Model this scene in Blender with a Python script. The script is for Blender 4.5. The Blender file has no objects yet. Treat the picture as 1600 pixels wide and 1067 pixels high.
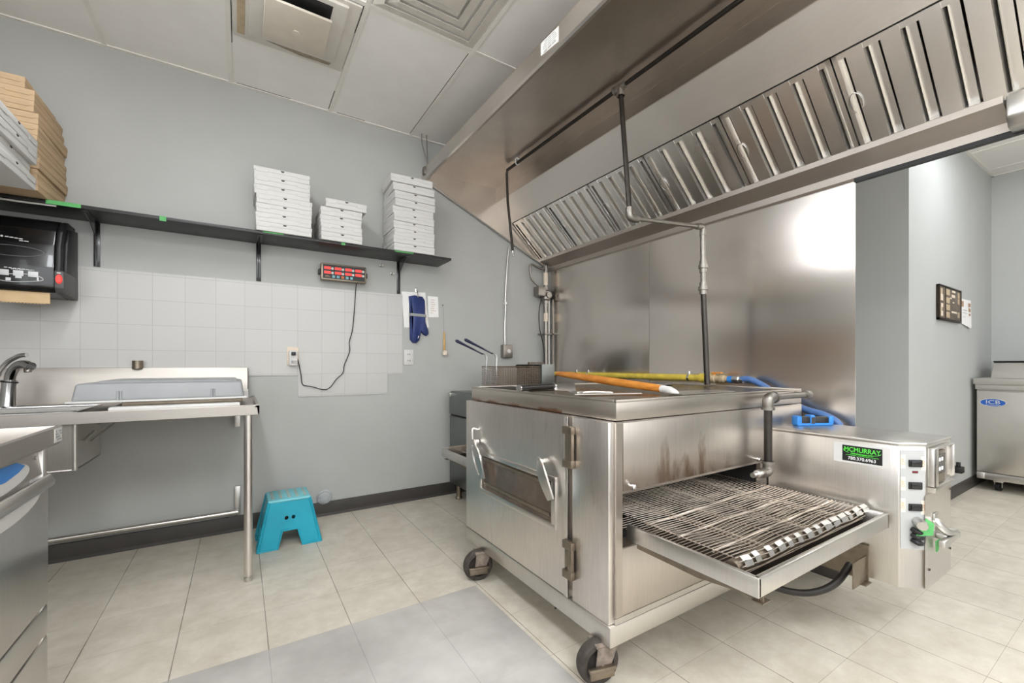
import bpy, bmesh, math, random
from mathutils import Vector, Matrix
random.seed(7)
S = bpy.context.scene
COL = S.collection
# ------------------------------------------------------------------ camera, world, lamps, exposure
cam_d = bpy.data.cameras.new('camera'); cam = bpy.data.objects.new('camera', cam_d); COL.objects.link(cam)
cam.location = (0, 0, 1.1); cam.rotation_euler = (math.radians(90), 0, math.radians(-32.4))
cam_d.sensor_width = 36; cam_d.lens = 36*669/1600; cam_d.shift_y = (570-533.5)/1600; cam_d.clip_start = .01
S.camera = cam
W = bpy.data.worlds.new('world'); S.world = W; W.use_nodes = True
W.node_tree.nodes['Background'].inputs[0].default_value = (.955, .98, 1.0, 1)
W.node_tree.nodes['Background'].inputs[1].default_value = 2.35
S.view_settings.view_transform = 'Standard'; S.view_settings.look = 'None'
S.view_settings.gamma = 1; S.view_settings.use_curve_mapping = False
S.view_settings.exposure = 0.57
LAMP = 20.0          # radiance-ish power scale of a troffer
CEIL = 2.96
D = 3.38             # wall at the back
XB = 2.57            # wall on the right
TROFFERS = [(-.365, 1.65, 1.0), (-.365, -1.0, 1.0), (.86, -1.0, 1.0), (2.1, -1.3, 1.0), (4.45, .28, 1.0), (4.45, -1.5, .8)]  # panels behind the camera and at the far end are unseen, added for fill

# ------------------------------------------------------------------ materials
MATS = {}
def _new(name):
    m = bpy.data.materials.new(name); m.use_nodes = True; MATS[name] = m
    nt = m.node_tree; return m, nt, nt.nodes['Principled BSDF']
def lin(c):
    f = lambda v: v/12.92 if v <= .04045 else ((v+.055)/1.055)**2.4
    return tuple(f(v/255) for v in c)
def N(nt, t, **kw):
    n = nt.nodes.new(t)
    for k, v in kw.items():
        if k.startswith('i_'): n.inputs[k[2:]].default_value = v
        else: setattr(n, k, v)
    return n
def coords(nt, scale=(1, 1, 1)):
    tc = N(nt, 'ShaderNodeTexCoord'); mp = N(nt, 'ShaderNodeMapping')
    mp.inputs['Scale'].default_value = scale
    nt.links.new(tc.outputs['Object'], mp.inputs['Vector']); return mp.outputs[0]
def noise(nt, vec, scale, detail=4, rough=.55, dist=0):
    n = N(nt, 'ShaderNodeTexNoise'); n.inputs['Scale'].default_value = scale; n.inputs['Detail'].default_value = detail
    n.inputs['Roughness'].default_value = rough; n.inputs['Distortion'].default_value = dist
    nt.links.new(vec, n.inputs['Vector']); return n.outputs['Fac']
def ramp(nt, fac, stops):
    r = N(nt, 'ShaderNodeValToRGB'); e = r.color_ramp.elements
    while len(e) < len(stops): e.new(.5)
    for i, (p, c) in enumerate(stops):
        e[i].position = p; e[i].color = (*c, 1) if len(c) == 3 else c
    nt.links.new(fac, r.inputs[0]); return r.outputs[0]
def mixc(nt, fac, a, b, mode='MIX'):
    m = N(nt, 'ShaderNodeMix', data_type='RGBA', blend_type=mode)
    for s, v in ((0, fac), (6, a), (7, b)):
        if hasattr(v, 'is_output'): nt.links.new(v, m.inputs[s])
        else: m.inputs[s].default_value = v if s == 0 else (*v[:3], 1)
    return m.outputs[2]
def math_(nt, op, a, b=None, c=None):
    m = N(nt, 'ShaderNodeMath', operation=op)
    for i, v in enumerate((a, b, c)):
        if v is None: continue
        if hasattr(v, 'is_output'): nt.links.new(v, m.inputs[i])
        else: m.inputs[i].default_value = v
    return m.outputs[0]
def bump(nt, b, h, strength=.2, dist=.005):
    n = N(nt, 'ShaderNodeBump'); n.inputs['Strength'].default_value = strength; n.inputs['Distance'].default_value = dist
    nt.links.new(h, n.inputs['Height']); nt.links.new(n.outputs[0], b.inputs['Normal'])
def plain(name, rgb, rough=.5, metal=0, var=.08, scale=12, spec=.5, bumps=0, bscale=80, alpha=1, trans=0, coat=0):
    m, nt, b = _new(name); c = lin(rgb)
    v = coords(nt); f = noise(nt, v, scale)
    lo = tuple(x*(1-var) for x in c); hi = tuple(min(1, x*(1+var)) for x in c)
    nt.links.new(ramp(nt, f, [(.3, lo), (.7, hi)]), b.inputs['Base Color'])
    b.inputs['Roughness'].default_value = rough; b.inputs['Metallic'].default_value = metal
    b.inputs['Specular IOR Level'].default_value = spec
    b.inputs['Transmission Weight'].default_value = trans; b.inputs['Alpha'].default_value = alpha
    b.inputs['Coat Weight'].default_value = coat
    if bumps: bump(nt, b, noise(nt, v, bscale, 3), bumps, .002)
    return m
def steel(name, rgb=(200, 196, 188), rough=.28, grain=(1, 1, 1), var=.09, wave=0, wscale=1.2, stain=None, bstr=.05, rv=.09):
    """brushed stainless sheet: grain stretched along one axis, smudges in the gloss, optional sheet waviness"""
    m, nt, b = _new(name); c = lin(rgb)
    v = coords(nt); vg = coords(nt, grain)
    g = noise(nt, vg, 30, 3); sm = noise(nt, v, 3.5, 4, .5)
    lo = tuple(x*(1-var) for x in c); hi = tuple(min(1, x*(1+var*.6)) for x in c)
    col = ramp(nt, math_(nt, 'MULTIPLY_ADD', g, .45, math_(nt, 'MULTIPLY', sm, .55)), [(.3, lo), (.7, hi)])
    if stain:
        s = noise(nt, coords(nt, stain[1]), stain[2], 6, .65, .4)
        mk = ramp(nt, s, [(stain[3], (0, 0, 0)), (stain[3]+.17, (1, 1, 1))])
        col = mixc(nt, math_(nt, 'MULTIPLY', mk, stain[4]), col, lin(stain[0]))
    nt.links.new(col, b.inputs['Base Color']); b.inputs['Metallic'].default_value = 1
    rr = math_(nt, 'MULTIPLY_ADD', sm, rv, rough-rv/2); nt.links.new(rr, b.inputs['Roughness'])
    if wave: bump(nt, b, noise(nt, coords(nt, (1, .42, 1.35)), wscale, 0, 0), 1.0, wave)
    else: bump(nt, b, g, bstr, .002)
    return m
GZ = (8, 8, .35)     # grain running vertically
GY = (8, .35, 8)
GX = (.35, 8, 8)
steel('steel', (214, 210, 204), .3, GX)
steel('steel_vertical', (226, 221, 216), .3, GZ)
steel('steel_sheet', (220, 213, 206), .25, GZ, var=.03, rv=.03, wave=.10, wscale=1.15)
steel('steel_hood', (218, 212, 206), .3, GY, var=.1)
steel('steel_roof', (208, 198, 188), .32, GY, var=.16)
steel('steel_gutter', (190, 182, 174), .48, GY, var=.06)
steel('steel_top', (176, 170, 163), .42, GX, var=.08)
steel('steel_slant', (236, 230, 224), .45, GY, var=.06)
steel('steel_baffle', (236, 233, 229), .29, (.5, .5, .5), var=.04, bstr=.01)
steel('steel_oven', (228, 222, 216), .34, GZ, var=.16, stain=((132, 112, 88), (3, 3, 1), 2.2, .6, .3))
steel('steel_front', (196, 188, 179), .36, GZ, var=.12)
steel('steel_lid', (186, 178, 168), .36, GX, var=.14)
steel('steel_control', (214, 210, 204), .33, GZ, var=.1)
steel('steel_worn', (150, 138, 122), .45, (1, 1, 1), var=.3)
steel('steel_dark', (70, 62, 54), .5, (1, 1, 1), var=.35)
steel('steel_fryer', (132, 136, 134), .4, GX, var=.15)
steel('chrome', (222, 222, 222), .16, (1, 1, 1), var=.04)
steel('pipe_black', (74, 70, 66), .42, (1, 1, 1), var=.25)
steel('pipe_grey', (150, 145, 138), .42, (1, 1, 1), var=.25)
steel('alu', (206, 203, 198), .35, (1, 1, 1), var=.1)
steel('wire', (222, 209, 196), .4, (1, 1, 1), var=.35)
steel('basket_wire', (158, 140, 122), .45, (1, 1, 1), var=.3)
plain('wall_paint', (176, 176, 172), .62, var=.03, scale=3, bumps=.06, bscale=160)
plain('wall_paint_cool', (182, 183, 180), .6, var=.02, scale=3, bumps=.05, bscale=160)
plain('ceiling_white', (238, 235, 230), .8, var=.025, scale=5)
plain('ceiling_grid', (232, 228, 221), .55, var=.03)
plain('vent_white', (216, 210, 200), .5, var=.08, scale=6)
plain('cheek_grey', (84, 82, 80), .5, var=.06)
plain('dust', (150, 138, 122), .9, var=.2, scale=40)
plain('plate_grey', (172, 172, 170), .45, var=.03)
steel('greasy', (150, 138, 124), .3, (1, 1, 1), var=.25, rv=.25)
plain('vent_beige', (208, 198, 182), .5, var=.07, scale=6)
plain('black', (22, 22, 23), .45, var=.2)
plain('black_gloss', (26, 25, 25), .22, var=.2, coat=.3)
plain('black_shelf', (36, 35, 34), .38, var=.15)
plain('rubber', (62, 55, 49), .75, var=.35, scale=30)
plain('hub_dark', (44, 38, 34), .75, var=.3, scale=40)
plain('rust', (122, 110, 99), .8, var=.35, scale=40, bumps=.2)
plain('base_vinyl', (66, 62, 59), .5, var=.08)
plain('box_white', (204, 202, 198), .7, var=.025, scale=8)
plain('box_kraft', (190, 162, 128), .75, var=.07, scale=10)
plain('dark_slot', (40, 34, 30), .8)
plain('white_plastic', (206, 204, 200), .4, var=.03)
plain('paper', (236, 234, 230), .8, var=.03)
plain('kraft_paper', (214, 184, 142), .8, var=.05)
plain('green_tape', (84, 164, 92), .6, var=.1, scale=40)
plain('green_bright', (88, 212, 70), .5, var=.04)
plain('navy', (38, 54, 108), .55, var=.25, scale=25, bumps=.15, bscale=50)
plain('navy_dark', (30, 34, 62), .45, var=.15)
plain('grey_cloth', (150, 152, 152), .7)
plain('wood', (206, 166, 100), .55, var=.12, scale=18)
plain('turquoise', (26, 158, 182), .42, var=.1, scale=7)
plain('turquoise_light', (120, 196, 206), .55, var=.1, scale=7)
plain('grip_grey', (156, 178, 172), .75, var=.12, scale=30)
plain('crate_grey', (148, 149, 150), .42, var=.04)
plain('clear_plastic', (235, 238, 240), .12, var=.02, trans=.55)
plain('blue_hose', (74, 108, 160), .4, var=.12, scale=30)
plain('yellow', (206, 182, 72), .5, var=.16, scale=26)
plain('orange_plastic', (226, 142, 40), .5)
plain('blue_plastic', (44, 124, 200), .45, var=.06)
plain('blue_badge', (22, 84, 168), .35)
plain('red', (196, 30, 30), .35)
plain('dark_red', (96, 30, 28), .4)
plain('white_mark', (225, 225, 225), .5)
plain('grey_mark', (140, 140, 140), .5)
plain('tape_paper', (226, 210, 190), .7, var=.06)
plain('tan_mark', (178, 142, 114), .7)
plain('brown_window', (88, 74, 62), .22, var=.3, scale=9)
plain('menu_dark', (98, 84, 70), .5, var=.5, scale=30)
plain('tan', (186, 166, 136), .6, var=.15, scale=20)
plain('tunnel_dark', (30, 28, 26), .7)  # dark lining of the baking tunnel
plain('cable', (40, 36, 33), .55)
plain('teal_button', (120, 170, 180), .5)
plain('orange_button', (206, 110, 66), .5)
def emit(name, rgb, s):
    m, nt, b = _new(name); c = lin(rgb)
    f = noise(nt, coords(nt), 6); nt.links.new(ramp(nt, f, [(0, tuple(x*.96 for x in c)), (1, c)]), b.inputs['Emission Color'])
    b.inputs['Base Color'].default_value = (*c, 1); b.inputs['Emission Strength'].default_value = s; return m
emit('lamp_glow', (246, 250, 255), LAMP)
emit('lamp_mid', (246, 250, 255), LAMP*.42)
emit('globe_glow', (255, 252, 247), 8)
emit('led_red', (240, 58, 52), .75)
emit('led_white', (255, 255, 255), .8)

def burnt():
    # brown baked-on grease above the tunnel mouth; runs down from a ragged line
    src = MATS['steel_front'].copy(); src.name = 'steel_burnt'; MATS['steel_burnt'] = src; nt = src.node_tree; b = nt.nodes['Principled BSDF']
    old = b.inputs['Base Color'].links[0].from_socket
    tc = N(nt, 'ShaderNodeTexCoord'); sx = N(nt, 'ShaderNodeSeparateXYZ'); nt.links.new(tc.outputs['Object'], sx.inputs[0])
    n = noise(nt, coords(nt, (1, 1, .35)), 9, 6, .65, .3)
    hz = math_(nt, 'MULTIPLY', math_(nt, 'SUBTRACT', .80, sx.outputs[2]), 4.2)
    k = ramp(nt, math_(nt, 'ADD', n, math_(nt, 'MULTIPLY', hz, .28)), [(.60, (0, 0, 0)), (.74, (1, 1, 1))])
    xm = math_(nt, 'SUBTRACT', 1.0, math_(nt, 'MULTIPLY', math_(nt, 'ABSOLUTE', math_(nt, 'ADD', sx.outputs[0], .25)), 1.9)); xm = math_(nt, 'MAXIMUM', xm, .12)
    nt.links.new(mixc(nt, math_(nt, 'MULTIPLY', math_(nt, 'MULTIPLY', k, xm), .8), old, lin((116, 84, 52))), b.inputs['Base Color'])
burnt()
def rusty_lid():
    m = MATS['steel_lid']; nt = m.node_tree; b = nt.nodes['Principled BSDF']; old = b.inputs['Base Color'].links[0].from_socket
    tc = N(nt, 'ShaderNodeTexCoord'); sx = N(nt, 'ShaderNodeSeparateXYZ'); nt.links.new(tc.outputs['Object'], sx.inputs[0])
    n = noise(nt, coords(nt, (1, 1, 1)), 7, 5, .6)
    low = math_(nt, 'MULTIPLY', math_(nt, 'SUBTRACT', .928, sx.outputs[2]), 18)
    left = math_(nt, 'LESS_THAN', sx.outputs[0], -.63); mid = math_(nt, 'GREATER_THAN', sx.outputs[1], -.25)
    k = ramp(nt, math_(nt, 'ADD', n, low), [(.62, (0, 0, 0)), (.85, (1, 1, 1))])
    nt.links.new(mixc(nt, math_(nt, 'MULTIPLY', math_(nt, 'MULTIPLY', k, left), math_(nt, 'MULTIPLY', mid, .85)), old, lin((120, 72, 30))), b.inputs['Base Color'])
rusty_lid()
def peel_wood():
    m, nt, b = _new('peel_wood')
    f = noise(nt, coords(nt, (14, 1, 14)), 3, 4)
    nt.links.new(ramp(nt, f, [(.25, lin((176, 98, 26))), (.7, lin((222, 150, 62)))]), b.inputs['Base Color']); b.inputs['Roughness'].default_value = .45
peel_wood()
def floor_mat():
    m, nt, b = _new('floor_tile')
    tc = N(nt, 'ShaderNodeTexCoord'); sx = N(nt, 'ShaderNodeSeparateXYZ'); nt.links.new(tc.outputs['Object'], sx.inputs[0])
    X, Y = sx.outputs[0], sx.outputs[1]; v = tc.outputs['Object']
    def cell(a, off, p):
        u = math_(nt, 'DIVIDE', math_(nt, 'SUBTRACT', a, off), p)
        fr = math_(nt, 'FRACT', u); d = math_(nt, 'ABSOLUTE', math_(nt, 'SUBTRACT', fr, .5))
        return math_(nt, 'FLOOR', u), math_(nt, 'MULTIPLY', math_(nt, 'SUBTRACT', .5, d), p)
    ix, dx = cell(X, .093, .3045); iy, dy = cell(Y, 1.90, .3045)
    # grey replacement planks in front of the oven
    g = math_(nt, 'MULTIPLY', math_(nt, 'LESS_THAN', Y, 1.90), math_(nt, 'LESS_THAN', X, .99))
    g2 = math_(nt, 'MULTIPLY', math_(nt, 'MULTIPLY', math_(nt, 'GREATER_THAN', X, 2.0), math_(nt, 'LESS_THAN', Y, .285)), math_(nt, 'LESS_THAN', X, 3.45))
    g = math_(nt, 'MAXIMUM', g, g2)
    comb = N(nt, 'ShaderNodeCombineXYZ'); nt.links.new(ix, comb.inputs[0]); nt.links.new(iy, comb.inputs[1])
    wn = N(nt, 'ShaderNodeTexWhiteNoise', noise_dimensions='2D'); nt.links.new(comb.outputs[0], wn.inputs['Vector'])
    mot = noise(nt, v, 9, 6, .7); big = noise(nt, v, 2.2, 4, .6)
    beige = ramp(nt, mot, [(.3, lin((190, 181, 164))), (.7, lin((213, 206, 192)))])
    grey = ramp(nt, big, [(.32, lin((158, 154, 149))), (.68, lin((192, 189, 184)))])
    col = mixc(nt, g, beige, grey)
    col = mixc(nt, math_(nt, 'MULTIPLY_ADD', wn.outputs['Value'], .12, 0.0), col, lin((150, 142, 128)))
    # worn-in dirt patches
    dirt = ramp(nt, noise(nt, v, 1.7, 6, .7, .5), [(.56, (0, 0, 0)), (.78, (1, 1, 1))])
    col = mixc(nt, math_(nt, 'MULTIPLY', dirt, .38), col, lin((140, 126, 104)))
    gw = math_(nt, 'MULTIPLY_ADD', noise(nt, v, 5, 2), .0022, .0002)
    lx = math_(nt, 'LESS_THAN', dx, math_(nt, 'MULTIPLY', gw, 1.25)); ly = math_(nt, 'LESS_THAN', dy, math_(nt, 'MULTIPLY', gw, .6))
    ln = math_(nt, 'MAXIMUM', lx, math_(nt, 'MULTIPLY', ly, .6))
    ln = math_(nt, 'MULTIPLY', ln, math_(nt, 'SUBTRACT', .75, math_(nt, 'MULTIPLY', g, .5)))
    col = mixc(nt, ln, col, lin((84, 74, 62)))
    nt.links.new(col, b.inputs['Base Color'])
    nt.links.new(math_(nt, 'MULTIPLY_ADD', mot, .2, .32), b.inputs['Roughness'])
    b.inputs['Specular IOR Level'].default_value = .35
    bump(nt, b, mot, .04, .002)
floor_mat()
def tile_mat():
    m, nt, b = _new('wall_tile')
    tc = N(nt, 'ShaderNodeTexCoord'); sx = N(nt, 'ShaderNodeSeparateXYZ'); nt.links.new(tc.outputs['Object'], sx.inputs[0])
    def cell(a, off, p):
        u = math_(nt, 'DIVIDE', math_(nt, 'SUBTRACT', a, off), p); fr = math_(nt, 'FRACT', u)
        return math_(nt, 'FLOOR', u), math_(nt, 'MULTIPLY', math_(nt, 'SUBTRACT', .5, math_(nt, 'ABSOLUTE', math_(nt, 'SUBTRACT', fr, .5))), p)
    ix, dx = cell(sx.outputs[0], .0245, .1588); iz, dz = cell(sx.outputs[2], 1.188, .1525)
    comb = N(nt, 'ShaderNodeCombineXYZ'); nt.links.new(ix, comb.inputs[0]); nt.links.new(iz, comb.inputs[1])
    wn = N(nt, 'ShaderNodeTexWhiteNoise', noise_dimensions='2D'); nt.links.new(comb.outputs[0], wn.inputs['Vector'])
    col = mixc(nt, wn.outputs['Value'], lin((190, 188, 184)), lin((193, 191, 187)))
    ln = math_(nt, 'LESS_THAN', math_(nt, 'MINIMUM', dx, dz), .0013)
    col = mixc(nt, math_(nt, 'MULTIPLY', ln, .55), col, lin((150, 146, 140)))
    nt.links.new(col, b.inputs['Base Color']); b.inputs['Roughness'].default_value = .3
    h = math_(nt, 'MINIMUM', math_(nt, 'MULTIPLY', math_(nt, 'MINIMUM', dx, dz), 300), 1); bump(nt, b, h, .25, .001)
tile_mat()

# ------------------------------------------------------------------ mesh helpers
class MB:
    def __init__(s): s.bm = bmesh.new()
    def box(s, x0, x1, y0, y1, z0, z1, bev=0, seg=2, M=None):
        r = bmesh.ops.create_cube(s.bm, size=1)
        vs = r['verts']
        for v in vs:
            v.co = Vector(((x0+x1)/2+v.co.x*(x1-x0), (y0+y1)/2+v.co.y*(y1-y0), (z0+z1)/2+v.co.z*(z1-z0)))
        if bev:
            es = list({e for v in vs for e in v.link_edges})
            r = bmesh.ops.bevel(s.bm, geom=es, offset=bev, segments=seg, affect='EDGES', profile=.5)
            vs = list({v for f in r['faces'] for v in f.verts} | {v for v in vs if v.is_valid})
        if M is not None: bmesh.ops.transform(s.bm, matrix=M, verts=vs)
        return s
    def poly(s, pts, faces):
        vs = [s.bm.verts.new(Vector(p)) for p in pts]
        for f in faces:
            try: s.bm.faces.new([vs[i] for i in f])
            except ValueError: pass
        return s
    def prism(s, prof, ax, a0, a1, bev=0):
        """profile of 2-D points swept along axis ax ('x': pts are (y,z); 'y': (x,z); 'z': (x,y))"""
        def P(p, a): return {'x': (a, p[0], p[1]), 'y': (p[0], a, p[1]), 'z': (p[0], p[1], a)}[ax]
        n = len(prof); A = [s.bm.verts.new(P(p, a0)) for p in prof]; B = [s.bm.verts.new(P(p, a1)) for p in prof]
        fs = [s.bm.faces.new(A), s.bm.faces.new(B[::-1])]
        for i in range(n): fs.append(s.bm.faces.new((A[i], B[i], B[(i+1) % n], A[(i+1) % n])))
        bmesh.ops.recalc_face_normals(s.bm, faces=fs)
        if bev:
            es = list({e for f in fs for e in f.edges}); bmesh.ops.bevel(s.bm, geom=es, offset=bev, segments=2, affect='EDGES', profile=.5)
        return s
    def tube(s, pts, r, seg=10, cap=True, rs=None, closed=False):
        pts = [Vector(p) for p in pts]; n = len(pts); rings = []; up = None
        for i, p in enumerate(pts):
            a = pts[(i-1) % n] if (i > 0 or closed) else p; b = pts[(i+1) % n] if (i < n-1 or closed) else p
            t = (b-a)
            if i > 0 and (i < n-1 or closed):
                t = (p-a).normalized()+(b-p).normalized()
            t.normalize()
            if up is None:
                up = t.orthogonal().normalized()
            up = (up-t*up.dot(t)).normalized(); sd = t.cross(up)
            R = rs[i] if rs else r
            rings.append([s.bm.verts.new(p+(up*math.cos(2*math.pi*k/seg)+sd*math.sin(2*math.pi*k/seg))*R) for k in range(seg)])
        m = n if closed else n-1
        for i in range(m):
            A, B = rings[i], rings[(i+1) % n]
            for k in range(seg): s.bm.faces.new((A[k], A[(k+1) % seg], B[(k+1) % seg], B[k]))
        if cap and not closed: s.bm.faces.new(rings[0][::-1]); s.bm.faces.new(rings[-1])
        return s
    def lathe(s, prof, origin=(0, 0, 0), axis=(0, 0, 1), seg=28):
        """(radius, height) pairs turned about axis"""
        ax = Vector(axis).normalized(); u = ax.orthogonal().normalized(); w = ax.cross(u); o = Vector(origin); rings = []
        for r, h in prof:
            if r < 1e-6: rings.append([s.bm.verts.new(o+ax*h)])
            else: rings.append([s.bm.verts.new(o+ax*h+(u*math.cos(2*math.pi*k/seg)+w*math.sin(2*math.pi*k/seg))*r) for k in range(seg)])
        for A, B in zip(rings, rings[1:]):
            for k in range(seg):
                q = [A[0] if len(A) == 1 else A[k], A[0] if len(A) == 1 else A[(k+1) % seg], B[0] if len(B) == 1 else B[(k+1) % seg], B[0] if len(B) == 1 else B[k]]
                q = list(dict.fromkeys(q))
                if len(q) > 2: s.bm.faces.new(q)
        return s
    def cyl(s, p0, p1, r, seg=20): return s.tube([p0, p1], r, seg)
    def build(s, name, mat, parent=None, label=None, sharp=35, recalc=True):
        if recalc: bmesh.ops.recalc_face_normals(s.bm, faces=s.bm.faces[:])
        me = bpy.data.meshes.new(name); off = base(parent)
        if off.length: bmesh.ops.translate(s.bm, verts=s.bm.verts[:], vec=-off)
        s.bm.to_mesh(me); s.bm.free()
        me.materials.append(MATS[mat])
        for p in me.polygons: p.use_smooth = True
        me.set_sharp_from_angle(angle=math.radians(sharp))
        o = bpy.data.objects.new(name, me); COL.objects.link(o)
        if parent: o.parent = parent
        if label: o['label'] = label
        return o
def base(o):
    v = Vector((0, 0, 0))
    while o is not None: v += o.location; o = o.parent
    return v
def tag(o, label, cat, group=None):
    o['label'] = label; o['category'] = cat
    if group: o['group'] = group
    return o
def thing(name, label, cat, loc=(0, 0, 0), rz=0, group=None):
    o = bpy.data.objects.new(name, None); COL.objects.link(o); o.location = loc; o.rotation_euler = (0, 0, rz); o.empty_display_size = .05
    return tag(o, label, cat, group)
def single(name, mb, mat, label, cat, loc, group=None):
    """a thing that is one mesh, its origin at loc"""
    o = mb.build(name, mat); o.data.transform(Matrix.Translation(-Vector(loc))); o.location = loc
    return tag(o, label, cat, group)
def struct(name, mb, mat, parent=None):
    o = mb.build(name, mat, parent); o['kind'] = 'structure'; return o
def copy_tree(root, loc, label, rz=None):
    r = root.copy(); COL.objects.link(r); r.location = loc; r['label'] = label
    if rz is not None: r.rotation_euler = (0, 0, rz)
    for ch in root.children:
        c = ch.copy(); COL.objects.link(c); c.parent = r
        for g in ch.children:
            d = g.copy(); COL.objects.link(d); d.parent = c
    return r
def text(name, body, size, origin, xd, ud, mat, parent, depth=.0006, align='CENTER', sx=1.0, bold=0):
    cu = bpy.data.curves.new(name, 'FONT'); cu.body = body; cu.size = size; cu.align_x = align; cu.align_y = 'CENTER'
    cu.extrude = depth; cu.offset = bold; cu.space_character = 1.0
    t = bpy.data.objects.new(name, cu); COL.objects.link(t)
    dg = bpy.context.evaluated_depsgraph_get(); me = bpy.data.meshes.new_from_object(t.evaluated_get(dg))
    bpy.data.objects.remove(t); bpy.data.curves.remove(cu)
    xd = Vector(xd).normalized(); ud = Vector(ud).normalized(); zd = xd.cross(ud)
    M = Matrix((xd*sx, ud, zd)).transposed().to_4x4(); M.translation = Vector(origin)-base(parent)
    me.transform(M); me.materials.clear(); me.materials.append(MATS[mat])
    o = bpy.data.objects.new(name, me); COL.objects.link(o); o.parent = parent; return o
def frame_M(o, xd, ud):
    """matrix taking local (x right, y up, z out) to the world"""
    xd = Vector(xd).normalized(); ud = Vector(ud).normalized(); zd = xd.cross(ud)
    M = Matrix((xd, ud, zd)).transposed().to_4x4(); M.translation = Vector(o); return M
def arc(c, r, a0, a1, n, u, w):
    c = Vector(c); u = Vector(u); w = Vector(w)
    return [c+u*(r*math.cos(a0+(a1-a0)*i/n))+w*(r*math.sin(a0+(a1-a0)*i/n)) for i in range(n+1)]
def smooth_path(P, n=8):
    P = [Vector(p) for p in P]; out = []
    for i in range(len(P)-1):
        a = P[max(i-1, 0)]; b = P[i]; c = P[i+1]; d = P[min(i+2, len(P)-1)]
        for k in range(n):
            t = k/n; out.append(.5*((2*b)+(c-a)*t+(2*a-5*b+4*c-d)*t*t+(3*b-a-3*c+d)*t**3))
    return out+[P[-1]]

# ------------------------------------------------------------------ the room
XL, YR, XF = -1.5, -3.0, 6.27
YI = 1.035; XI = 3.924
struct('floor', MB().box(XL-.1, XF+.1, YR-.1, D+.1, -.1, 0), 'floor_tile')
struct('ceiling', MB().box(XL-.1, XF+.1, YR-.1, D+.1, CEIL, CEIL+.1), 'ceiling_white')
struct('wall_back', MB().box(XL-.1, XI+.1, D, D+.1, 0, CEIL), 'wall_paint')
m_ = MB(); m_.box(XL-.1, XL, 1.2, D, 0, CEIL); m_.box(XL-.1, XL, YR, 1.2, 0, .8); m_.box(XL-.1, XL, YR, 1.2, 2.6, CEIL); m_.box(XL-.1, XL, YR, YR+.2, .5, 2.6); m_.box(XL-.1, XL, -1.0, -.9, .5, 2.6)  # unseen left wall, side openings added for fill light
struct('wall_left', m_, 'wall_paint')
m_ = MB(); m_.box(XL-.1, XF+.1, YR-.1, YR, 0, .95); m_.box(XL-.1, XF+.1, YR-.1, YR, 2.82, CEIL)      # unseen wall behind the camera, open bays added to let world light in
for x in (XL-.05, .55, 2.1): m_.box(x-.05, x+.05, YR-.1, YR, .12, 2.82)
m_.box(3.4, XF+.1, YR-.1, YR, .12, 2.82)  # closed here to keep the added daylight off the inner wall
struct('wall_rear', m_, 'wall_paint')
struct('wall_right', MB().box(XB, XB+.11, .945, D, 0, CEIL), 'wall_paint')
struct('wall_inner', MB().prism([(XI, YI), (XF, YI), (XF, D), (XI, D)], 'z', 0, CEIL), 'wall_paint_cool')
struct('wall_far', MB().box(XF, XF+.1, YR, D, 0, CEIL), 'wall_paint_cool')
mb = MB()
mb.box(XL, XB, D-.008, D, 0, .1, .002); mb.prism([(D-.008, .0), (D-.008, .016), (D-.022, .0)], 'x', XL, XB)
struct('baseboard_back', mb, 'base_vinyl')
mb = MB(); mb.box(XI-.008, XF, YI-.008, YI, 0, .1, .002); mb.box(XI-.008, XI, YI, D, 0, .1, .002)
struct('baseboard_inner', mb, 'base_vinyl')
struct('baseboard_right', MB().box(XB-.008, XB, .945, D-.03, 0, .1, .002), 'base_vinyl')
# suspended-ceiling tee bars
mb = MB()
xs = [.555+.61*k for k in range(-3, 10)]; ys = [2.265-1.2195*k for k in range(0, 5)]
for x in xs: mb.box(x-.012, x+.012, YR, D, CEIL-.006, CEIL+.001)
for y in ys: mb.box(XL, XF, y-.012, y+.012, CEIL-.0055, CEIL+.001)
for x0, x1, y in ((XL, XI, D-.011), (XI, XF, YI-.011)): mb.box(x0, x1, y-.011, y+.011, CEIL-.007, CEIL+.001)
mb.box(XF-.022, XF, YR, YI, CEIL-.007, CEIL+.001)
struct('trim_1', mb, 'ceiling_grid')
mb = MB()      # dark shadow gaps where panels sit crooked in the grid
for x, y0, y1 in ((-.055+.014, 2.3, 2.95), (.555-.014, 3.1, 3.34), (1.165-.014, 2.3, 3.34), (.555-.014, 2.28, 2.5)): mb.box(x-.002, x+.002, y0, y1, CEIL-.0012, CEIL+.001)
for y, x0, x1 in ((2.265+.0135, .58, 1.5), (D-.024, -.02, .3), (D-.024, .6, .8)): mb.box(x0, x1, y-.002, y+.002, CEIL-.0012, CEIL+.001)
struct('trim_2', mb, 'dark_slot')
# tile backsplash on the wall
mb = MB(); yt = D-.006
mb.prism([(XL, 1.026), (.347, 1.026), (.347, .873), (.982, .873), (.982, 1.026), (1.100, 1.03), (1.100, 1.662), (XL, 1.662)], 'y', yt, D)
struct('trim_3', mb, 'wall_tile')

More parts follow.
